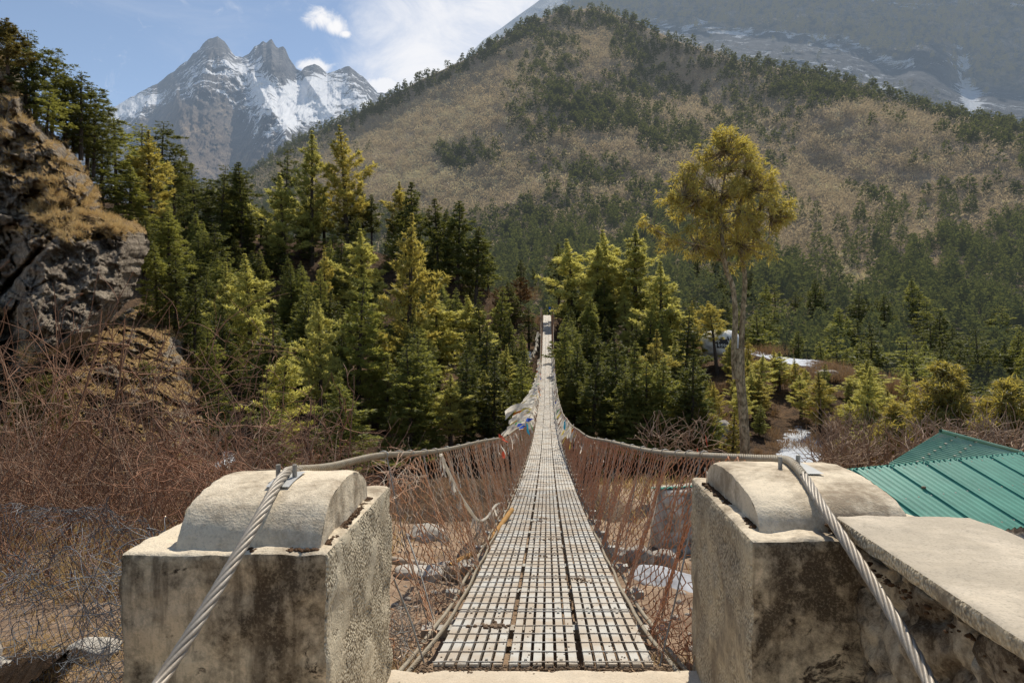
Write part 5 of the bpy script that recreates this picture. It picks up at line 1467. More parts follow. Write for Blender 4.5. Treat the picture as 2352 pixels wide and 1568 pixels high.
# tufts on the cliff ledges
Vc = cliffV; e1 = Vc[1:, :-1]-Vc[:-1, :-1]; e2 = Vc[:-1, 1:]-Vc[:-1, :-1]
nn = nrm(np.cross(e1, e2)); nn *= np.sign(-nn[..., 1:2]+0.3*nn[..., 2:3]+1e-6)
pr = np.clip(nn[..., 2]+1.3*(cliffG[:-1, :-1]-0.5)-0.32, 0, 1)**1.0*(cliffPX[:-1, :-1] > -120)
pr = pr*np.clip(-0.05+4*fbm(cliffPX[:-1, :-1]*0.07, cliffPY[:-1, :-1]*0.09, 0, 3, 2), 0.0, 1)
g = np.random.default_rng(12)
cidx = g.choice(pr.size, 1000, p=pr.ravel()/pr.sum())
B0 = Vc[:-1, :-1].reshape(-1, 3)[cidx]+g.standard_normal((1000, 3))*0.05; NN = nn.reshape(-1, 3)[cidx]
m_ = 26; B = np.repeat(B0, m_, 0)+g.standard_normal((1000*m_, 3))*0.05; N_ = np.repeat(NN, m_, 0)
d = nrm(N_*0.6+np.array([0.15, -0.35, -0.15])+0.45*g.standard_normal(B.shape))
V, Q = blades(B, d, 0.30*g.uniform(0.3, 1.3, len(B)), 0.022, g)
mb = MB(); mb.add(V, Q)
e1 = V2[1:, :-1]-V2[:-1, :-1]
pr = np.clip(0.3+g2[:-1, :-1]*1.0-0.35, 0, 1)*np.clip(0.5+2.5*fbm(PX2[:-1, :-1]*0.05, PY2[:-1, :-1]*0.06, 0, 3, 6), 0.0, 1)
cidx = g.choice(pr.size, 700, p=pr.ravel()/pr.sum())
B0 = V2[:-1, :-1].reshape(-1, 3)[cidx]; B = np.repeat(B0, 14, 0)+g.standard_normal((700*14, 3))*0.08
d = nrm(np.array([0.1, -0.5, 0.3])+0.55*g.standard_normal(B.shape))
V, Q = blades(B, d, 0.34*g.uniform(0.4, 1.2, len(B)), 0.024, g); mb.add(V, Q)
o = mb.build('ledge_grass', M['drygrass']); tag(o, 'golden dead grass hanging from the ledges of the left cliff', 'grass', kind='stuff')

# crumpled grey wire netting left of the left pillar
def crumple():
    mb = MB()
    n = 46; K = 52
    for layer, (off, sd_) in enumerate((((0, 0, 0), 1), ((0.03, 0.22, -0.12), 2), ((-0.05, -0.12, -0.22), 3))):
        j = np.arange(n)[:, None]; i = np.arange(K)[None, :]
        u = j/(n-1)+0*i; t = i/(K-1)+0*j
        zig = ((i+j) % 2)*2-1
        u = u+zig*0.5/n*1.02
        X = -2.50+1.28*u+0.10*fbm(u*5, t*4, sd_, 3, 5)
        ridge = 0.16+0.10*np.sin(u*2.2+0.6)-0.36*u**1.5
        Y = 2.75+0.55*np.cos(t*2.6)*(0.6+0.4*(1-u))+0.12*fbm(u*4, t*5, sd_+9, 3, 6)
        Z = -0.98+ridge+0.12*u-0.72*t**1.3+0.09*fbm(u*6, t*6, sd_+19, 3, 7)-0.1*np.abs(fbm(u*3, t*3, sd_, 2, 8))
        W_ = np.stack([X, Y, Z], -1)+np.array(off)
        W_ += 0.0035*np.random.default_rng(sd_).standard_normal(W_.shape)
        mb.tubes(W_, 0.0014, 4)
    # curled loose ends
    g = np.random.default_rng(3)
    for k in range(26):
        c = np.array([-2.5+1.3*g.random(), 2.7+0.3*g.standard_normal()*0.5, -0.82-0.25*g.random()]); r = g.uniform(0.015, 0.05); a = np.linspace(0, g.uniform(4, 9), 22)
        mb.tube(np.stack([c[0]+r*np.cos(a), c[1]+0.02*a/4, c[2]+r*np.sin(a)], -1), 0.0015, 4)
    return mb
o = crumple().build('wire_netting', M['wire_grey'], smooth=True); tag(o, 'crumpled heap of grey wire netting at the left edge', 'wire netting')
o = tangle('wire_tangle', (-1.50, 3.25, -0.66), (0.42, 0.5, 0.20), 70, 0.55, 0.0016, M['wire_rust'], 71, 11); tag(o, 'thin rusty wires curling up behind the left pillar', 'wire')
o = tangle('wire_tangle', (-1.36, 2.42, -1.42), (0.20, 0.3, 0.14), 42, 0.5, 0.0017, M['wire_rust'], 72, 11); tag(o, 'small rusty wire coil on the grass at the foot of the left pillar', 'wire')
o = tangle('wire_tangle', (-1.40, 2.55, -1.0), (0.24, 0.35, 0.40), 80, 0.6, 0.0014, M['wire_grey'], 73, 9); tag(o, 'grey wire strands bunched against the left face of the left pillar', 'wire')
for k, (px, py) in enumerate(((350, 1070), (420, 1095), (500, 1075), (255, 1150))): 
    a = np.linspace(0, 1, 24); c = P(px, py, 3.4)
    mbx = MB(); mbx.tube(np.stack([c[0]+0.25*a-0.05*np.sin(a*7), c[1]+0.1*a, c[2]+0.06*np.sin(a*6+k)-0.1*a*a], -1), 0.0016, 4)
    o = mbx.build('loose_wire', M['wire_rust'], smooth=True); tag(o, ['long thin wire waving above the thicket, leftmost', 'curved wire in the thicket left of the left pillar', 'wire arching over the back corner of the left pillar', 'short curled wire above the grey netting'][k], 'wire')

# ------------------------------------------------ rocks
def rock(c, size, mat, label, seed, name='rock', res=26, rot=0.0, cat='rock', amp=0.22):
    a, b = np.meshgrid(np.linspace(0, 2*np.pi, res*2), np.linspace(-np.pi/2, np.pi/2, res))
    d = np.stack([np.cos(a)*np.cos(b), np.sin(a)*np.cos(b), np.sin(b)], -1)
    s = np.sign(d)*np.abs(d)**0.85
    n = fbm(d[..., 0]*1.6+seed, d[..., 1]*1.6, d[..., 2]*1.6, 5, seed)
    r = 1+amp*n*1.6
    v = s*r[..., None]*np.array(size)/2
    cr, sr = math.cos(rot), math.sin(rot)
    v = np.stack([v[..., 0]*cr-v[..., 1]*sr, v[..., 0]*sr+v[..., 1]*cr, v[..., 2]], -1)
    V = v.reshape(-1, 3)
    me = mesh_np(name, V, [gridq(res*2, res)], mat, True)
    o = link(name, me, None, c); return tag(o, label, cat)
def onbank(x, y, dz=0.0): return (x, y, float(near_h(np.array(x), np.array(y)))+dz)
rock(onbank(-2.05, 3.35, 0.0), (0.22, 0.2, 0.10), M['stone_pale'], 'pale flat stone under the crumpled wire netting', 5)
rock(onbank(-2.32, 3.0, 0.01), (0.24, 0.26, 0.14), M['stone_pale'], 'pale angular stone in the dry grass at the lower left', 6)
rock(onbank(-2.55, 3.2, 0.03), (0.24, 0.26, 0.18), M['stone'], 'dark stone at the left edge below the netting', 7)
rock(onbank(-1.15, 9.3, 0.05), (0.55, 0.5, 0.32), M['stone_pale'], 'white boulder seen through the left wire mesh', 8)
rock(onbank(-0.55, 6.9, 0.04), (0.55, 0.45, 0.26), M['stone'], 'grey stone beside the pole under the left mesh', 9)
rock(onbank(-0.85, 6.2, 0.03), (0.42, 0.3, 0.13), M['stone_pale'], 'flat pale stone under the left edge of the deck', 10)
rock(onbank(-0.35, 7.6, 0.04), (0.4, 0.4, 0.3), M['stone_pale'], 'rounded pale stone touching the end of the yellow pole', 12)
rock(onbank(1.42, 7.6, 0.12), (0.30, 0.28, 0.26), M['stone'], 'round grey boulder at the foot of the house wall', 13)
rock(onbank(1.75, 7.9, 0.1), (0.3, 0.3, 0.22), M['stone'], 'second grey boulder against the house wall', 14)
rock(onbank(1.2, 7.9, 0.08), (0.3, 0.3, 0.24), M['stone_pale'], 'small pale stone left of the round grey boulder', 15)
rock(onbank(1.05, 8.6, 0.08), (0.34, 0.3, 0.22), M['stone'], 'small grey stone behind the round boulder', 16)
rock(P(1900, 860, 76), (2.2, 2, 1.1), M['stone_pale'], 'flat pale boulder on the edge of the right bank', 17)
rock(P(1620, 816, 84), (3.2, 2.4, 1.5), M['stone_pale'], 'pale stone at the foot of the painted boulder', 18)
rock(P(1375, 712, 110), (3.0, 2.4, 1.4), M['stone_pale'], 'pale stone in the wood behind the far bridge end', 19)
rock(P(1660, 998, 58), (2.2, 1.8, 2.4), M['stone'], 'grey rock face on the steep bank beside the big trunk', 20)
rock(P(860, 850, 86), (2.6, 2, 1.4), M['stone_pale'], 'pale stone between the pines of the left slope', 21)
# poles
mbx = MB(); mbx.tube(catmull([onbank(-1.35, 6.4, 0.10), onbank(-0.95, 6.4, 0.10), onbank(-0.6, 6.55, 0.13), onbank(-0.3, 7.0, 0.12)], 6), np.linspace(0.035, 0.045, 19), 10)
o = mbx.build('driftwood_pole', M['log'], smooth=True); tag(o, 'bleached wooden pole lying on the soil under the left mesh', 'pole')
mbx = MB(); mbx.tube(catmull([onbank(-0.62, 6.75, 0.12), onbank(-0.30, 7.6, 0.30), onbank(0.0, 8.6, 0.55)], 6), 0.03, 10)
o = mbx.build('yellow_pole', M['bamboo'], smooth=True); tag(o, 'yellow wooden pole leaning up under the bridge deck', 'pole')
# gravel
mb = MB()
for k in range(900):
    x = rng.uniform(-2.2, 2.6); y = rng.uniform(3.4, 10); lump(mb, onbank(x, y, 0.0), 0.008+0.03*rng.random()**3, fl=0.7)
o = mb.build('gravel', M['stone'], smooth=True); tag(o, 'loose gravel and clods on the soil under the bridge', 'gravel', kind='stuff')

# ------------------------------------------------ painted boulder with carved letters
bc = P(1654, 787, 83.0)
bo = rock(bc, (4.6, 3.4, 3.1), M['boulder'], 'big pale boulder with dark bands of carved white letters on the right bank', 31, name='carved_boulder', cat='boulder', amp=0.12)
# letter strokes of the mantra on a unit cell (0..1 x, -0.4..1.3 y), a head bar on each letter
GLY = {
 'om': [[(0, 1), (.9, 1)], [(.15, 1), (.15, .6), (.5, .5), (.2, .2), (.6, .0), (.85, .3), (.7, .6)], [(.2, 1.2), (.45, 1.12), (.7, 1.2)], [(.45, 1.32), (.47, 1.34)]],
 'ma': [[(0, 1), (.9, 1)], [(.1, 1), (.1, .45), (.35, .35), (.15, .2)], [(.35, .45), (.8, .45)], [(.8, 1), (.8, -.25)]],
 'ni': [[(0, 1), (.9, 1)], [(.1, 1), (.15, .5), (.4, .4), (.45, 1)], [(.45, .5), (.7, .3), (.75, 1)], [(.2, 1.3), (.55, 1.12), (.85, 1.25)]],
 'pad': [[(0, 1), (.9, 1)], [(.12, 1), (.12, .5), (.75, .5)], [(.8, 1), (.8, .3)], [(.2, .2), (.5, .25), (.35, -.05), (.7, -.3)]],
 'me': [[(0, 1), (.9, 1)], [(.1, 1), (.1, .45), (.35, .35), (.15, .2)], [(.35, .45), (.8, .45)], [(.8, 1), (.8, -.25)], [(.1, 1.3), (.5, 1.1)]],
 'hum': [[(0, 1), (.9, 1)], [(.3, 1), (.3, .7), (.75, .6), (.45, .35)], [(.45, .35), (.75, .1), (.4, -.1), (.65, -.35)], [(.25, 1.2), (.45, 1.12), (.7, 1.2)]],
}
def letters(mb, c0, cell, seq, yshift=0.0, th=0.05):
    for k, s in enumerate(seq):
        for st in GLY[s]:
            pts = [np.array([c0[0]+(k*1.12+a)*cell, c0[1]+yshift, c0[2]+b*cell]) for a, b in st]
            for q in range(len(pts)-1):
                a, b = pts[q], pts[q+1]; d = b-a; ln = np.linalg.norm(d)+1e-6; n_ = np.array([-d[2], 0, d[0]])/ln*th/2
                mb.add([a-n_, a+n_, b+n_, b-n_], [[0, 1, 2, 3]])
def surf_y(x, z):
    """front of the boulder below direction"""
    lx = (x-bc[0])/2.3; lz = (z-bc[2])/1.55; v = 1-abs(lx)**2.2-abs(lz)**2.2
    return bc[1]-1.7*max(v, 0.02)**0.5-0.14
for (x0, z0, w_, h_, seq) in ((-1.9, -0.1, 2.2, 0.52, ['om', 'ma', 'ni', 'pad']), (0.35, 0.28, 1.5, 0.44, ['hum', 'om', 'ma']), (-0.9, -0.62, 2.1, 0.52, ['me', 'hum', 'om', 'ma', 'ni']), (0.3, -0.16, 1.3, 0.36, ['pad', 'me', 'hum'])):
    n = 14; V = []
    for i in range(n):
        x = bc[0]+x0+w_*i/(n-1)
        for z in (bc[2]+z0, bc[2]+z0+h_): V.append((x-bc[0], surf_y(x, z)-bc[1], z-bc[2]))
    MB().add(V, [[2*i, 2*i+2, 2*i+3, 2*i+1] for i in range(n-1)]).build('carved_band', M['mani_black'], bo)
    mb = MB(); cell = h_*0.52
    k = 0
    letters(mb, (x0+0.12, 0, z0+0.14*h_+0.06), cell, seq*2 if len(seq)*1.12*cell*2 < w_ else seq, th=0.055)
    for v in mb.V:
        for p in v: p[1] = surf_y(bc[0]+p[0], bc[2]+p[2])-bc[1]-0.03
    mb.build('carved_letters', M['mani_white'], bo)

# ------------------------------------------------ houses
def corr_roof(name, A, B, C_, D_, pitch, amp, mat, parent, loc, edge=0.0):
    """corrugated sheet: A-B along the ridge, D-C along the eave; waves run from ridge to eave"""
    A, B, C_, D_ = [np.array(v, float)-loc for v in (A, B, C_, D_)]
    L = np.linalg.norm(B-A); n = int(L/pitch*6)+1; m = 10
    u = np.linspace(0, 1, n)[None, :, None]; v = np.linspace(0, 1, m)[:, None, None]
    Pt = (A*(1-u)+B*u)*(1-v)+(D_*(1-u)+C_*u)*v
    nrm_ = np.cross(B-A, D_-A); nrm_ /= np.linalg.norm(nrm_); nrm_ *= np.sign(nrm_[2])
    w_ = np.sin(np.linspace(0, 1, n)*L/pitch*2*np.pi)
    Pt = Pt+nrm_*(amp*w_)[None, :, None]+nrm_*0.004*fbm(Pt[..., 0]*2, Pt[..., 1]*2, 0, 3, 3)[..., None]
    mb = MB(); mb.add(Pt.reshape(-1, 3), gridq(n, m)); lo = Pt-nrm_*0.012
    mb.add(lo.reshape(-1, 3), gridq(n, m)[:, ::-1], m=1)
    k = np.arange(n-1)
    for row in (0, m-1):
        E = np.concatenate([Pt[row], lo[row]]); mb.add(E, np.stack([k, k+1, k+1+n, k+n], -1), m=0)
    return mb.build(name, [mat, M['dark']], parent, smooth=True)
rd = np.array([0.926, 0.375, 0.0]); dn = np.array([0.375, -0.926, -0.42])
RA = np.array([3.55, 10.23, -2.06]); RBp = RA+rd*8.6
RBp[2] += 0.0
loc = np.array([5.0, 10.4, -4.2])
house = empty('stone_house', loc, label='low stone house with green corrugated metal roof right of the bridge', cat='house')
roofL = 1.62
corr_roof('roof', RA, RBp, RBp+dn*roofL, RA+dn*roofL, 0.138, 0.019, M['roof'], house, loc)
corr_roof('roof', RBp+(0, 0, .012), RA+(0, 0, .012), RA+np.array([-.375, .926, -.42])*1.7, RBp+np.array([-.375, .926, -.42])*1.7, 0.085, 0.011, M['roof'], house, loc)
# lean-to strip of roof over the stone wall seen through the mesh
LA = np.array([1.93, 9.0, -1.93]); LB_ = np.array([3.75, 9.9, -2.03])
corr_roof('lean_to_roof', LA, LB_, LB_+(-.05, .35, -.07), LA+(-.05, .35, -.07), 0.085, 0.008, M['roof'], house, loc)
def stone_wall(name, a, b, z0, z1, th, parent, seed, size=0.24):
    """irregular rubble wall between two plan points"""
    g = np.random.default_rng(seed); a = np.array(a); b = np.array(b); L = np.linalg.norm(b-a); d = (b-a)/L; n_ = np.array([d[1], -d[0]])
    mb = MB()
    c = (a+b)/2
    V = []
    for z in (z0, z1):
        for (p, q) in ((a, -0.0), (b, -0.0), (b, -th), (a, -th)):
            V.append((*(p+n_*q), z))
    mb.hexa(np.array(V)-loc, m=0)
    z = z0
    while z < z1-0.04:
        h = size*g.uniform(0.5, 1.0); h = min(h, z1-z); s = 0
        while s < L:
            w_ = size*g.uniform(0.7, 1.7); w_ = min(w_, L-s+0.02)
            cx = a+d*(s+w_/2); pr_ = 0.04+0.07*g.random()
            k = 4; aa, bb = np.meshgrid(np.linspace(-1, 1, 6), np.linspace(-1, 1, 5))
            rr = np.clip(1-(np.abs(aa)**4+np.abs(bb)**4)*0.8, 0, 1)
            wob = fbm(aa*1.3+s*7, bb*1.3+z*7, 0, 3, seed)*0.02
            base = cx[None, None, :]+d*(aa*w_*0.47*(1-0.12*bb*bb))[..., None]+n_*(pr_*rr+wob)[..., None]
            zz = z+h/2+bb*h*0.46*(1-0.18*aa*aa)+0.01*fbm(aa+s, bb+z, 3, 2, 2)
            mb.add(np.concatenate([base, zz[..., None]], -1).reshape(-1, 3)-loc, gridq(6, 5), m=0)
            s += w_
        z += h
    return mb.build(name, [M['wall_stone'], M['dark']], parent, smooth=True)
stone_wall('wall', (2.0, 9.04), (4.1, 9.88), -3.5, -1.98, 0.3, house, 4, 0.24)
ev = RA+dn*1.45
stone_wall('wall', tuple((ev+rd*0.2)[:2]), tuple((ev+rd*8.2)[:2]), -4.2, -2.68, 0.3, house, 5)
# sheet laps, screws and a few loose stones on the roof
nr_ = np.cross(rd, dn); nr_ /= np.linalg.norm(nr_); nr_ *= np.sign(nr_[2]); dnn = dn/np.linalg.norm(dn)
mb = MB()
for k in range(10):
    a_ = RA+rd*(0.45+0.83*k); lift = nr_*0.024
    p0 = a_-loc+lift; p1 = a_+dn*roofL-loc+lift; wv_ = rd*0.03
    mb.add([p0-wv_, p1-wv_, p1-wv_*0.2, p0-wv_*0.2], [[0, 1, 2, 3]])
    mb.add([p0-wv_*0.2, p1-wv_*0.2, p1-wv_*0.2-nr_*0.02, p0-wv_*0.2-nr_*0.02], [[0, 1, 2, 3]])
mb.build('sheet_lap', M['roof'], house)
mb = MB()
for k in range(31):
    for f_ in (0.12, 0.8, 1.5): mb.box(RA+rd*(0.07+0.276*k)+dn*f_-loc+nr_*0.022, (0.018, 0.018, 0.012))
mb.build('roof_screws', M['galv'], house)
rock(RA+rd*2.9+dn*0.62+nr_*0.03, (0.07, 0.05, 0.04), M['dung'], 'small dark stone lying on the green roof', 77, name='stone', res=10)
mb = MB(); e0 = RA+dn*1.4+(0, 0, -.07); e1 = e0+rd*8.6
mb.tube([e0-loc, e1-loc], 0.04, 4); mb.build('eave_beam', M['log'], house)
loc2 = np.array(P(2200, 1085, 15.5))
h2 = empty('green_roofed_shed', loc2, label='shed with faded green metal roof and riveted seams behind the stone house', cat='shed')
A2 = P(2040, 1064, 15.2); B2 = P(2160, 991, 16.6); C2 = P(2345, 1040, 17.6); D2b = P(2250, 1120, 15.0)
corr_roof('roof', A2, B2, C2, D2b, 0.11, 0.008, M['roof2'], h2, loc2)
mb = MB(); n1 = (B2-loc2); n2_ = (C2-loc2)
mb.tube([n1+(0, 0, .02), n2_+(0, 0, .02)], 0.05, 6); mb.build('ridge_cap', M['roof2'], h2, smooth=True)
mb = MB()
for f in (0.22, 0.45):
    for k in range(9):
        u = (k+0.5)/9; p = (A2*(1-u)+B2*u)*(1-f)+(D2b*(1-u)+C2*u)*f; mb.box(p-loc2+(0, 0, .03), (0.05, 0.05, 0.02))
mb.build('rivets', M['galv'], h2)
mb = MB(); V = []
for z in (-2.2, 0):
    for p in (A2, B2, C2, D2b): V.append(p-loc2+np.array([0, 0, z-0.05 if z == 0 else z]))
mb.hexa(np.array([v*np.array([0.96, 0.96, 1]) for v in V])); mb.build('wall', M['stone'], h2)
# snow heap under the wall
rock(onbank(1.62, 6.6, -0.02), (0.55, 1.25, 0.24), M['snow'], 'old snow heap on the soil below the stone house wall', 44, 'snow_heap', rot=0.5, cat='snow', amp=0.15)

# ------------------------------------------------ far end of the bridge
ends = float(deckz(Y1)); c1 = float(ctr(Y1))
mb = MB(); mb.box((c1, Y1+0.9, ends-0.55), (2.6, 1.6, 1.0)); o = mb.build('far_abutment', M['slab']); tag(o, 'stone landing block at the far end of the bridge', 'landing')
for k, (dx, hh) in enumerate(((-0.95, 1.15), (-0.72, 1.0), (0.85, 1.25), (1.45, 1.1))):
    mb = MB(); mb.tube([(c1+dx, Y1+0.3, ends-0.1), (c1+dx+0.02, Y1+0.3, ends+hh)], 0.06, 8); mb.tube([(c1+dx-0.2, Y1+0.3, ends+hh-0.04), (c1+dx+0.2, Y1+0.3, ends+hh-0.02)], 0.04, 6)
    o = mb.build('cable_post', M['log']); tag(o, ['pale post at the far end of the bridge, outermost on the left', 'pale post at the far end of the bridge, second on the left', 'pale post at the far end of the bridge beside the right cable', 'thin post standing clear to the right of the far bridge end'][k], 'post')
Yp = 112.0
gx, gz = float((1262-CX)/F*Yp), float((784-727.5)/F*Yp)
pr = empty('person', (gx, Yp, gz-0.15), label='hiker in dark trousers walking away beyond the far end of the bridge', cat='person')
def skin_person():
    bmv = [(0, 0, 0.93), (0, 0.02, 1.12), (0, 0.03, 1.32), (0, 0.02, 1.46), (0, 0.03, 1.54), (0, 0.03, 1.66),
           (-0.09, 0, 0.90), (-0.10, 0.06, 0.50), (-0.11, 0.02, 0.08), (-0.11, 0.14, 0.03),
           (0.09, 0, 0.90), (0.10, -0.02, 0.50), (0.11, -0.16, 0.10), (0.11, -0.04, 0.03),
           (-0.18, 0.02, 1.40), (-0.25, 0.02, 1.14), (-0.22, 0.16, 0.94), (0.18, 0.02, 1.40), (0.25, 0.0, 1.14), (0.22, 0.14, 0.95)]
    ed = [(0, 1), (1, 2), (2, 3), (3, 4), (4, 5), (0, 6), (6, 7), (7, 8), (8, 9), (0, 10), (10, 11), (11, 12), (12, 13), (3, 14), (14, 15), (15, 16), (3, 17), (17, 18), (18, 19)]
    rr = [.15, .14, .16, .10, .055, .10, .09, .065, .045, .04, .09, .065, .045, .04, .06, .045, .035, .06, .045, .035]
    me = bpy.data.meshes.new('body'); me.from_pydata(bmv, ed, [])
    ob = link('body', me, pr); me.materials.append(simple('dark_clothing', (0.03, 0.035, 0.05)))
    sk = ob.modifiers.new('skin', 'SKIN'); ob.modifiers.new('sub', 'SUBSURF').levels = 1
    for v, r in zip(me.skin_vertices[0].data, rr): v.radius = (r, r)
    me.skin_vertices[0].data[0].use_root = True
skin_person()
def ellipsoid(mb, c, s, n=14, m=0):
    a, b = np.meshgrid(np.linspace(0, 2*np.pi, n), np.linspace(-np.pi/2, np.pi/2, n//2+1))
    p = np.sign(np.cos(b))*np.abs(np.cos(b))**0.7
    V = np.stack([c[0]+s[0]*np.cos(a)*p, c[1]+s[1]*np.sin(a)*p, c[2]+s[2]*np.sin(b)], -1).reshape(-1, 3)
    mb.add(V, gridq(n, n//2+1), m=m)
mb = MB(); ellipsoid(mb, (0, 0.03, 1.64), (0.085, 0.10, 0.12)); ellipsoid(mb, (0, 0.12, 1.66), (0.02, 0.02, 0.03)); mb.build('head', simple('hair_dark', (0.05, 0.03, 0.02)), pr, smooth=True)
mb = MB(); ellipsoid(mb, (0, 0.02, 1.70), (0.115, 0.125, 0.09)); mb.build('cap', M['flag_blue'], pr, smooth=True)
bp = empty('backpack', (gx, Yp-0.24, gz-0.15+1.05), label='large bright blue backpack carried by the hiker', cat='backpack')
mb = MB(); ellipsoid(mb, (0, 0, 0.20), (0.21, 0.14, 0.36)); mb.build('pack_body', simple('blue_nylon', (0.03, 0.16, 0.50)), bp, smooth=True)
mb = MB(); ellipsoid(mb, (0, 0, 0.57), (0.19, 0.13, 0.09)); mb.build('pack_lid', simple('bright_blue_nylon', (0.03, 0.20, 0.70)), bp, smooth=True)
mb = MB(); ellipsoid(mb, (0.0, -0.12, 0.15), (0.12, 0.06, 0.16)); mb.build('pocket', simple('cyan_nylon', (0.06, 0.30, 0.55)), bp, smooth=True)

# ------------------------------------------------ prayer cloths tied to the handrails
def cloth_strip(mb, root, L, w_, wind, g, m=0, droop=0.5):
    n = 9; s = np.linspace(0, 1, n)
    d = nrm(np.array(wind)+0.25*g.standard_normal(3)); side = nrm(np.cross(d, g.standard_normal(3)*0.5+np.array([0, 0, 1.0])))
    C = root+np.outer(s*L, d)+np.outer(-droop*L*s*s, [0, 0, 1])+0.07*L*np.outer(np.sin(s*6+g.random()*6), side)
    tw = g.random()*3
    ws = w_*(0.35+0.65*np.sin(np.clip(s*1.3, 0, 1)*1.57))
    sd_ = np.cos(tw*s)[:, None]*side+np.sin(tw*s)[:, None]*np.array([0, 0, 1.0])
    V = np.stack([C-sd_*ws[:, None]/2, C+sd_*ws[:, None]/2], 1).reshape(-1, 3)
    i = np.arange(n-1)*2
    mb.add(V, np.stack([i, i+1, i+3, i+2], -1), m=m)
g = np.random.default_rng(2024)
mats = [M['flag_white'], M['flag_blue'], M['flag_red'], M['flag_yellow'], M['flag_green'], M['flag_orange']]
mb = MB()
for k in range(1100):
    Yk = 17+46*g.random()**1.1; r0 = raily(Yk, -1)+g.standard_normal(3)*np.array([0.03, 0, 0.04])
    big = np.exp(-((Yk-32)/14)**2)
    cloth_strip(mb, r0, 0.22+0.75*big*g.random()**1.5, 0.06+0.10*g.random(), (-1.0-0.6*big, 0.2, -0.4-0.5*(1-big)), g, m=0 if g.random() < 0.86 else int(g.integers(1, 6)), droop=0.35)
for k in range(260):
    Yk = 22+40*g.random(); cloth_strip(mb, raily(Yk, -1)+(0.02, 0, -0.02), 0.2+0.25*g.random(), 0.07, (0.1, 0, -1), g, m=0 if g.random() < 0.9 else int(g.integers(1, 6)), droop=0.1)
for k in range(240):
    Yk = 17+50*g.random()**1.2; cloth_strip(mb, raily(Yk, 1)+g.standard_normal(3)*0.03, 0.16+0.3*g.random(), 0.07, (-0.4, 0, -0.8), g, m=0 if g.random() < 0.86 else int(g.integers(1, 6)), droop=0.3)
for k in range(60):
    Yk = 6+14*g.random(); cloth_strip(mb, raily(Yk, -1 if k % 2 else 1)+g.standard_normal(3)*0.02-np.array([0, 0, .3*g.random()]), 0.10+0.18*g.random(), 0.025, (0.0, 0, -1), g, m=0, droop=0.1)
o = mb.build('prayer_flags', mats, smooth=True); tag(o, 'mass of faded white prayer cloths tied along both handrails', 'prayer flags', kind='stuff')
def one_flag(px, py, Y, L, w_, wind, mat, label, seed, n=1, droop=0.4):
    g = np.random.default_rng(seed); mb = MB(); c = P(px, py, Y)
    for k in range(n): cloth_strip(mb, g.standard_normal(3)*0.02, L, w_, wind, g, droop=droop)
    o = mb.build('prayer_flag', mat, smooth=True, loc=c); tag(o, label, 'prayer flag')
one_flag(1215, 925, 20.0, 0.72, 0.16, (-1.0, 0, -0.25), M['flag_white'], 'long white scarf blowing out to the left of the bridge', 1, 2, 0.35)
one_flag(1212, 945, 18.5, 0.3, 0.14, (-1.0, 0, -0.5), M['flag_white'], 'shorter white scarf just below the long one', 2, 2, 0.4)
one_flag(1222, 962, 16.0, 0.14, 0.08, (-1.0, 0, 0.1), M['flag_blue'], 'blue and white cloth knotted on the left handrail', 3, 3, 0.3)
one_flag(1207, 978, 14.0, 0.17, 0.06, (-1.0, 0, 0.15), M['flag_blue'], 'deep blue cloth sticking out left of the handrail', 4, 2, 0.2)
one_flag(1211, 975, 14.0, 0.22, 0.06, (0.25, 0, -1.0), M['flag_cyan'], 'turquoise cloth hanging inside the left mesh', 5, 2, 0.1)
one_flag(1163, 1008, 9.0, 0.10, 0.05, (-0.8, 0, 0.3), M['flag_red'], 'faded red cloth on the left handrail', 6, 2, 0.2)
one_flag(1156, 1034, 8.0, 0.07, 0.025, (0.0, 0, -1), M['flag_red'], 'small orange-red tag hanging under the left handrail', 7, 2, 0.1)
one_flag(1299, 965, 19.0, 0.22, 0.10, (0.1, 0, -1), M['flag_cyan'], 'small light blue tag on the right handrail', 8, 2, 0.1)
one_flag(1615, 1045, 4.2, 0.07, 0.03, (-0.35, 0, 0.9), M['flag_red'], 'pinkish rag sticking up from the right handrail near the pillar', 9, 2, 0.0)
one_flag(1628, 1072, 4.0, 0.10, 0.04, (0.1, 0, -1), M['flag_white'], 'pale rag tied under the right handrail beside the pillar', 10, 2, 0.0)
# twisted rag string woven through the left mesh
g = np.random.default_rng(5)
def mesh_pt(Yk, t, side=-1):
    A = raily(Yk, side); B = np.array([float(ctr(Yk))+side*0.60, Yk, float(deckz(Yk))-0.07]); return B*(1-t)+A*t+np.array([-side*0.02, 0, 0])
path = catmull([mesh_pt(5.6, 0.97), mesh_pt(5.75, 0.8), mesh_pt(5.9, 0.66), mesh_pt(6.3, 0.45), mesh_pt(6.7, 0.3), mesh_pt(7.4, 0.24), mesh_pt(8.4, 0.24), mesh_pt(9.2, 0.2)], 8)
mb = MB(); mb.tube(path, 0.012+0.008*np.abs(fbm(np.arange(len(path))*0.6, 0, 0, 2, 3)), 7)
for k in range(40): cloth_strip(mb, path[g.integers(0, len(path))], 0.08, 0.02, (0, 0, -1), g)
o = mb.build('rag_string', M['flag_white'], smooth=True); tag(o, 'twisted off-white rag string hanging in the left mesh', 'rag string')
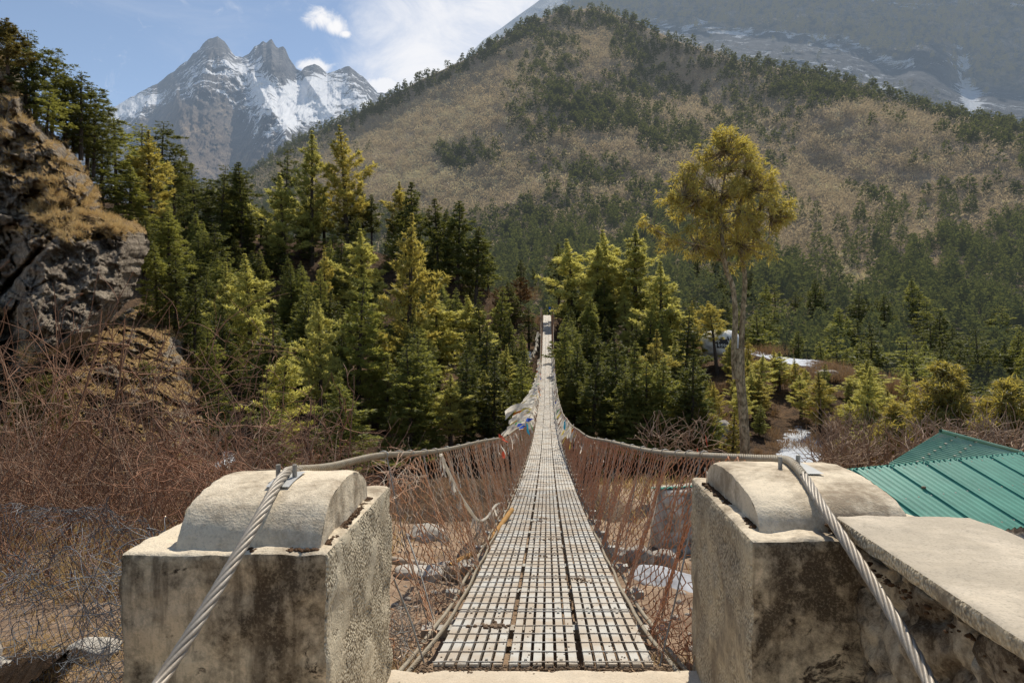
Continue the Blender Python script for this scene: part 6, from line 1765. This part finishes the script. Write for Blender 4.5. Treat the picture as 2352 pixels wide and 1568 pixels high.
# sagging flag line in the distance on the left
pth = catmull([P(1236, 762, 84), P(1228, 800, 80), P(1212, 824, 77), P(1186, 836, 75), P(1168, 838, 74)], 8)
mb = MB(); mb.tube(pth, 0.03, 4)
for k in range(70): cloth_strip(mb, pth[g.integers(0, len(pth))], 0.5, 0.22, (0, 0, -1), g, droop=0.1)
o = mb.build('prayer_flag_line', M['flag_white'], smooth=True); tag(o, 'sagging line of pale prayer flags left of the far bridge end', 'flag line')
SKYS, SKYTINT, CLOUD, SUNS = 0.15, (1.28, 1.14, 0.98, 1), 6.4, 5.0
# ============================================================ sky, sun, camera
w = bpy.data.worlds.new("World"); scene.world = w; w.use_nodes = True
t = w.node_tree; t.nodes.clear()
out = t.nodes.new('ShaderNodeOutputWorld'); bg = t.nodes.new('ShaderNodeBackground')
sky = t.nodes.new('ShaderNodeTexSky'); sky.sky_type = 'NISHITA'; sky.sun_disc = False
AZ, EL = 20.0, 54.0
sky.sun_elevation = R(EL); sky.sun_rotation = R(AZ); sky.altitude = 2800; sky.air_density = 1.0; sky.dust_density = 0.8; sky.ozone_density = 1.0
tc = t.nodes.new('ShaderNodeTexCoord')
def wn(typ, **k):
    nd = t.nodes.new('ShaderNode'+typ)
    for a, v in k.items(): setattr(nd, a, v)
    return nd
def dirv(px, py):
    v = np.array([(px-CX)/F, 1.0, (CY-py)/F]); return v/np.linalg.norm(v)
def blob(px, py, r_in, r_out, sx=1.0, sz=1.0):
    """soft round patch of sky around a direction"""
    sub = wn('VectorMath', operation='SUBTRACT'); t.links.new(tc.outputs['Generated'], sub.inputs[0]); sub.inputs[1].default_value = dirv(px, py)
    sc = wn('VectorMath', operation='MULTIPLY'); t.links.new(sub.outputs[0], sc.inputs[0]); sc.inputs[1].default_value = (1/sx, 1/sx, 1/sz)
    ln = wn('VectorMath', operation='LENGTH'); t.links.new(sc.outputs[0], ln.inputs[0])
    mr = wn('MapRange', interpolation_type='SMOOTHSTEP'); t.links.new(ln.outputs['Value'], mr.inputs['Value'])
    mr.inputs['From Min'].default_value = r_out; mr.inputs['From Max'].default_value = r_in
    return mr.outputs[0]
def wnoise(sc, det, rough, vs=(1, 1, 1), dist=0.0, off=(0, 0, 0)):
    mp = wn('Mapping'); t.links.new(tc.outputs['Generated'], mp.inputs['Vector']); mp.inputs['Scale'].default_value = vs; mp.inputs['Location'].default_value = off
    n = wn('TexNoise'); t.links.new(mp.outputs[0], n.inputs['Vector']); n.inputs['Scale'].default_value = sc; n.inputs['Detail'].default_value = det; n.inputs['Roughness'].default_value = rough; n.inputs['Distortion'].default_value = dist
    return n.outputs['Fac']
def wm(op, a, b, clamp=False):
    nd = wn('Math', operation=op, use_clamp=clamp)
    for i, v in enumerate((a, b)):
        if isinstance(v, (int, float)): nd.inputs[i].default_value = v
        else: t.links.new(v, nd.inputs[i])
    return nd.outputs[0]
def wr(v, a, b):
    mr = wn('MapRange', interpolation_type='SMOOTHSTEP'); t.links.new(v, mr.inputs['Value']); mr.inputs['From Min'].default_value = a; mr.inputs['From Max'].default_value = b
    return mr.outputs[0]
puffn = wnoise(30, 10, 0.68, dist=0.6)
p1 = wr(wm('ADD', wm('MAXIMUM', blob(738, 44, 0.0, 0.036, 1.0, 0.66), wm('MAXIMUM', blob(768, 62, 0.0, 0.030, 1.0, 0.62), blob(792, 78, 0.0, 0.016, 1.0, 0.5))), wm('MULTIPLY', wm('SUBTRACT', puffn, 0.5), 2.2)), 0.15, 1.0)
low = wr(wm('ADD', wm('MAXIMUM', blob(880, 198, 0.0, 0.045, 1.0, 0.5), blob(722, 155, 0.0, 0.04, 1.0, 0.4)), wm('MULTIPLY', wm('SUBTRACT', puffn, 0.5), 1.6)), 0.2, 0.8)
wisp = wnoise(5.0, 12, 0.66, (1.0, 1.0, 1.3), 1.2, (0.3, 0.1, 0.2))
big = wm('MULTIPLY', wr(wm('ADD', wm('MAXIMUM', wm('MAXIMUM', blob(1080, 40, 0.0, 0.26, 1.0, 0.8), blob(980, 150, 0.0, 0.16, 1.0, 0.7)), wm('MULTIPLY', blob(900, 60, 0.0, 0.14, 1.0, 0.7), 0.7)), wm('MULTIPLY', wm('SUBTRACT', wisp, 0.5), 2.2)), 0.10, 1.15), 0.92)
cirr = wm('MULTIPLY', wr(wnoise(2.2, 9, 0.66, (1, 1, 3), 0.8), 0.48, 0.8), 0.22)
cm = wm('MAXIMUM', wm('MAXIMUM', p1, wm('MULTIPLY', low, 0.9)), wm('MAXIMUM', big, cirr), True)
mx = wn('Mix', data_type='RGBA'); t.links.new(cm, mx.inputs[0])
gm = wn('Mix', data_type='RGBA', blend_type='MULTIPLY'); gm.inputs[0].default_value = 1.0
t.links.new(sky.outputs[0], gm.inputs[6]); gm.inputs[7].default_value = SKYTINT
t.links.new(gm.outputs[2], mx.inputs[6]); mx.inputs[7].default_value = (CLOUD, CLOUD, CLOUD*1.02, 1)
t.links.new(mx.outputs[2], bg.inputs[0]); bg.inputs[1].default_value = SKYS
t.links.new(bg.outputs[0], out.inputs[0])
sd = bpy.data.lights.new('sun', 'SUN'); sd.energy = SUNS; sd.angle = R(0.5); sd.color = (1.0, 0.93, 0.80)
so = bpy.data.objects.new('sun', sd); col.objects.link(so)
# direction towards the sun
sv = Vector((math.sin(R(AZ))*math.cos(R(EL)), math.cos(R(AZ))*math.cos(R(EL)), math.sin(R(EL))))
so.rotation_euler = sv.to_track_quat('Z', 'Y').to_euler()
cam = bpy.data.cameras.new('camera'); co = bpy.data.objects.new('camera', cam); col.objects.link(co)
cam.sensor_width = 36; cam.lens = 24; cam.clip_start = 0.05; cam.clip_end = 30000
co.location = (0, 0, 0); co.rotation_euler = (R(90), 0, 0)
scene.camera = co
scene.view_settings.view_transform = 'Standard'; scene.view_settings.look = 'None'; scene.view_settings.exposure = 0
scene.cycles.max_bounces = 5; scene.cycles.diffuse_bounces = 2; scene.cycles.transparent_max_bounces = 4; scene.cycles.glossy_bounces = 2
scene.cycles.use_denoising = True
scene.cycles.use_adaptive_sampling = True; scene.cycles.adaptive_threshold = 0.02
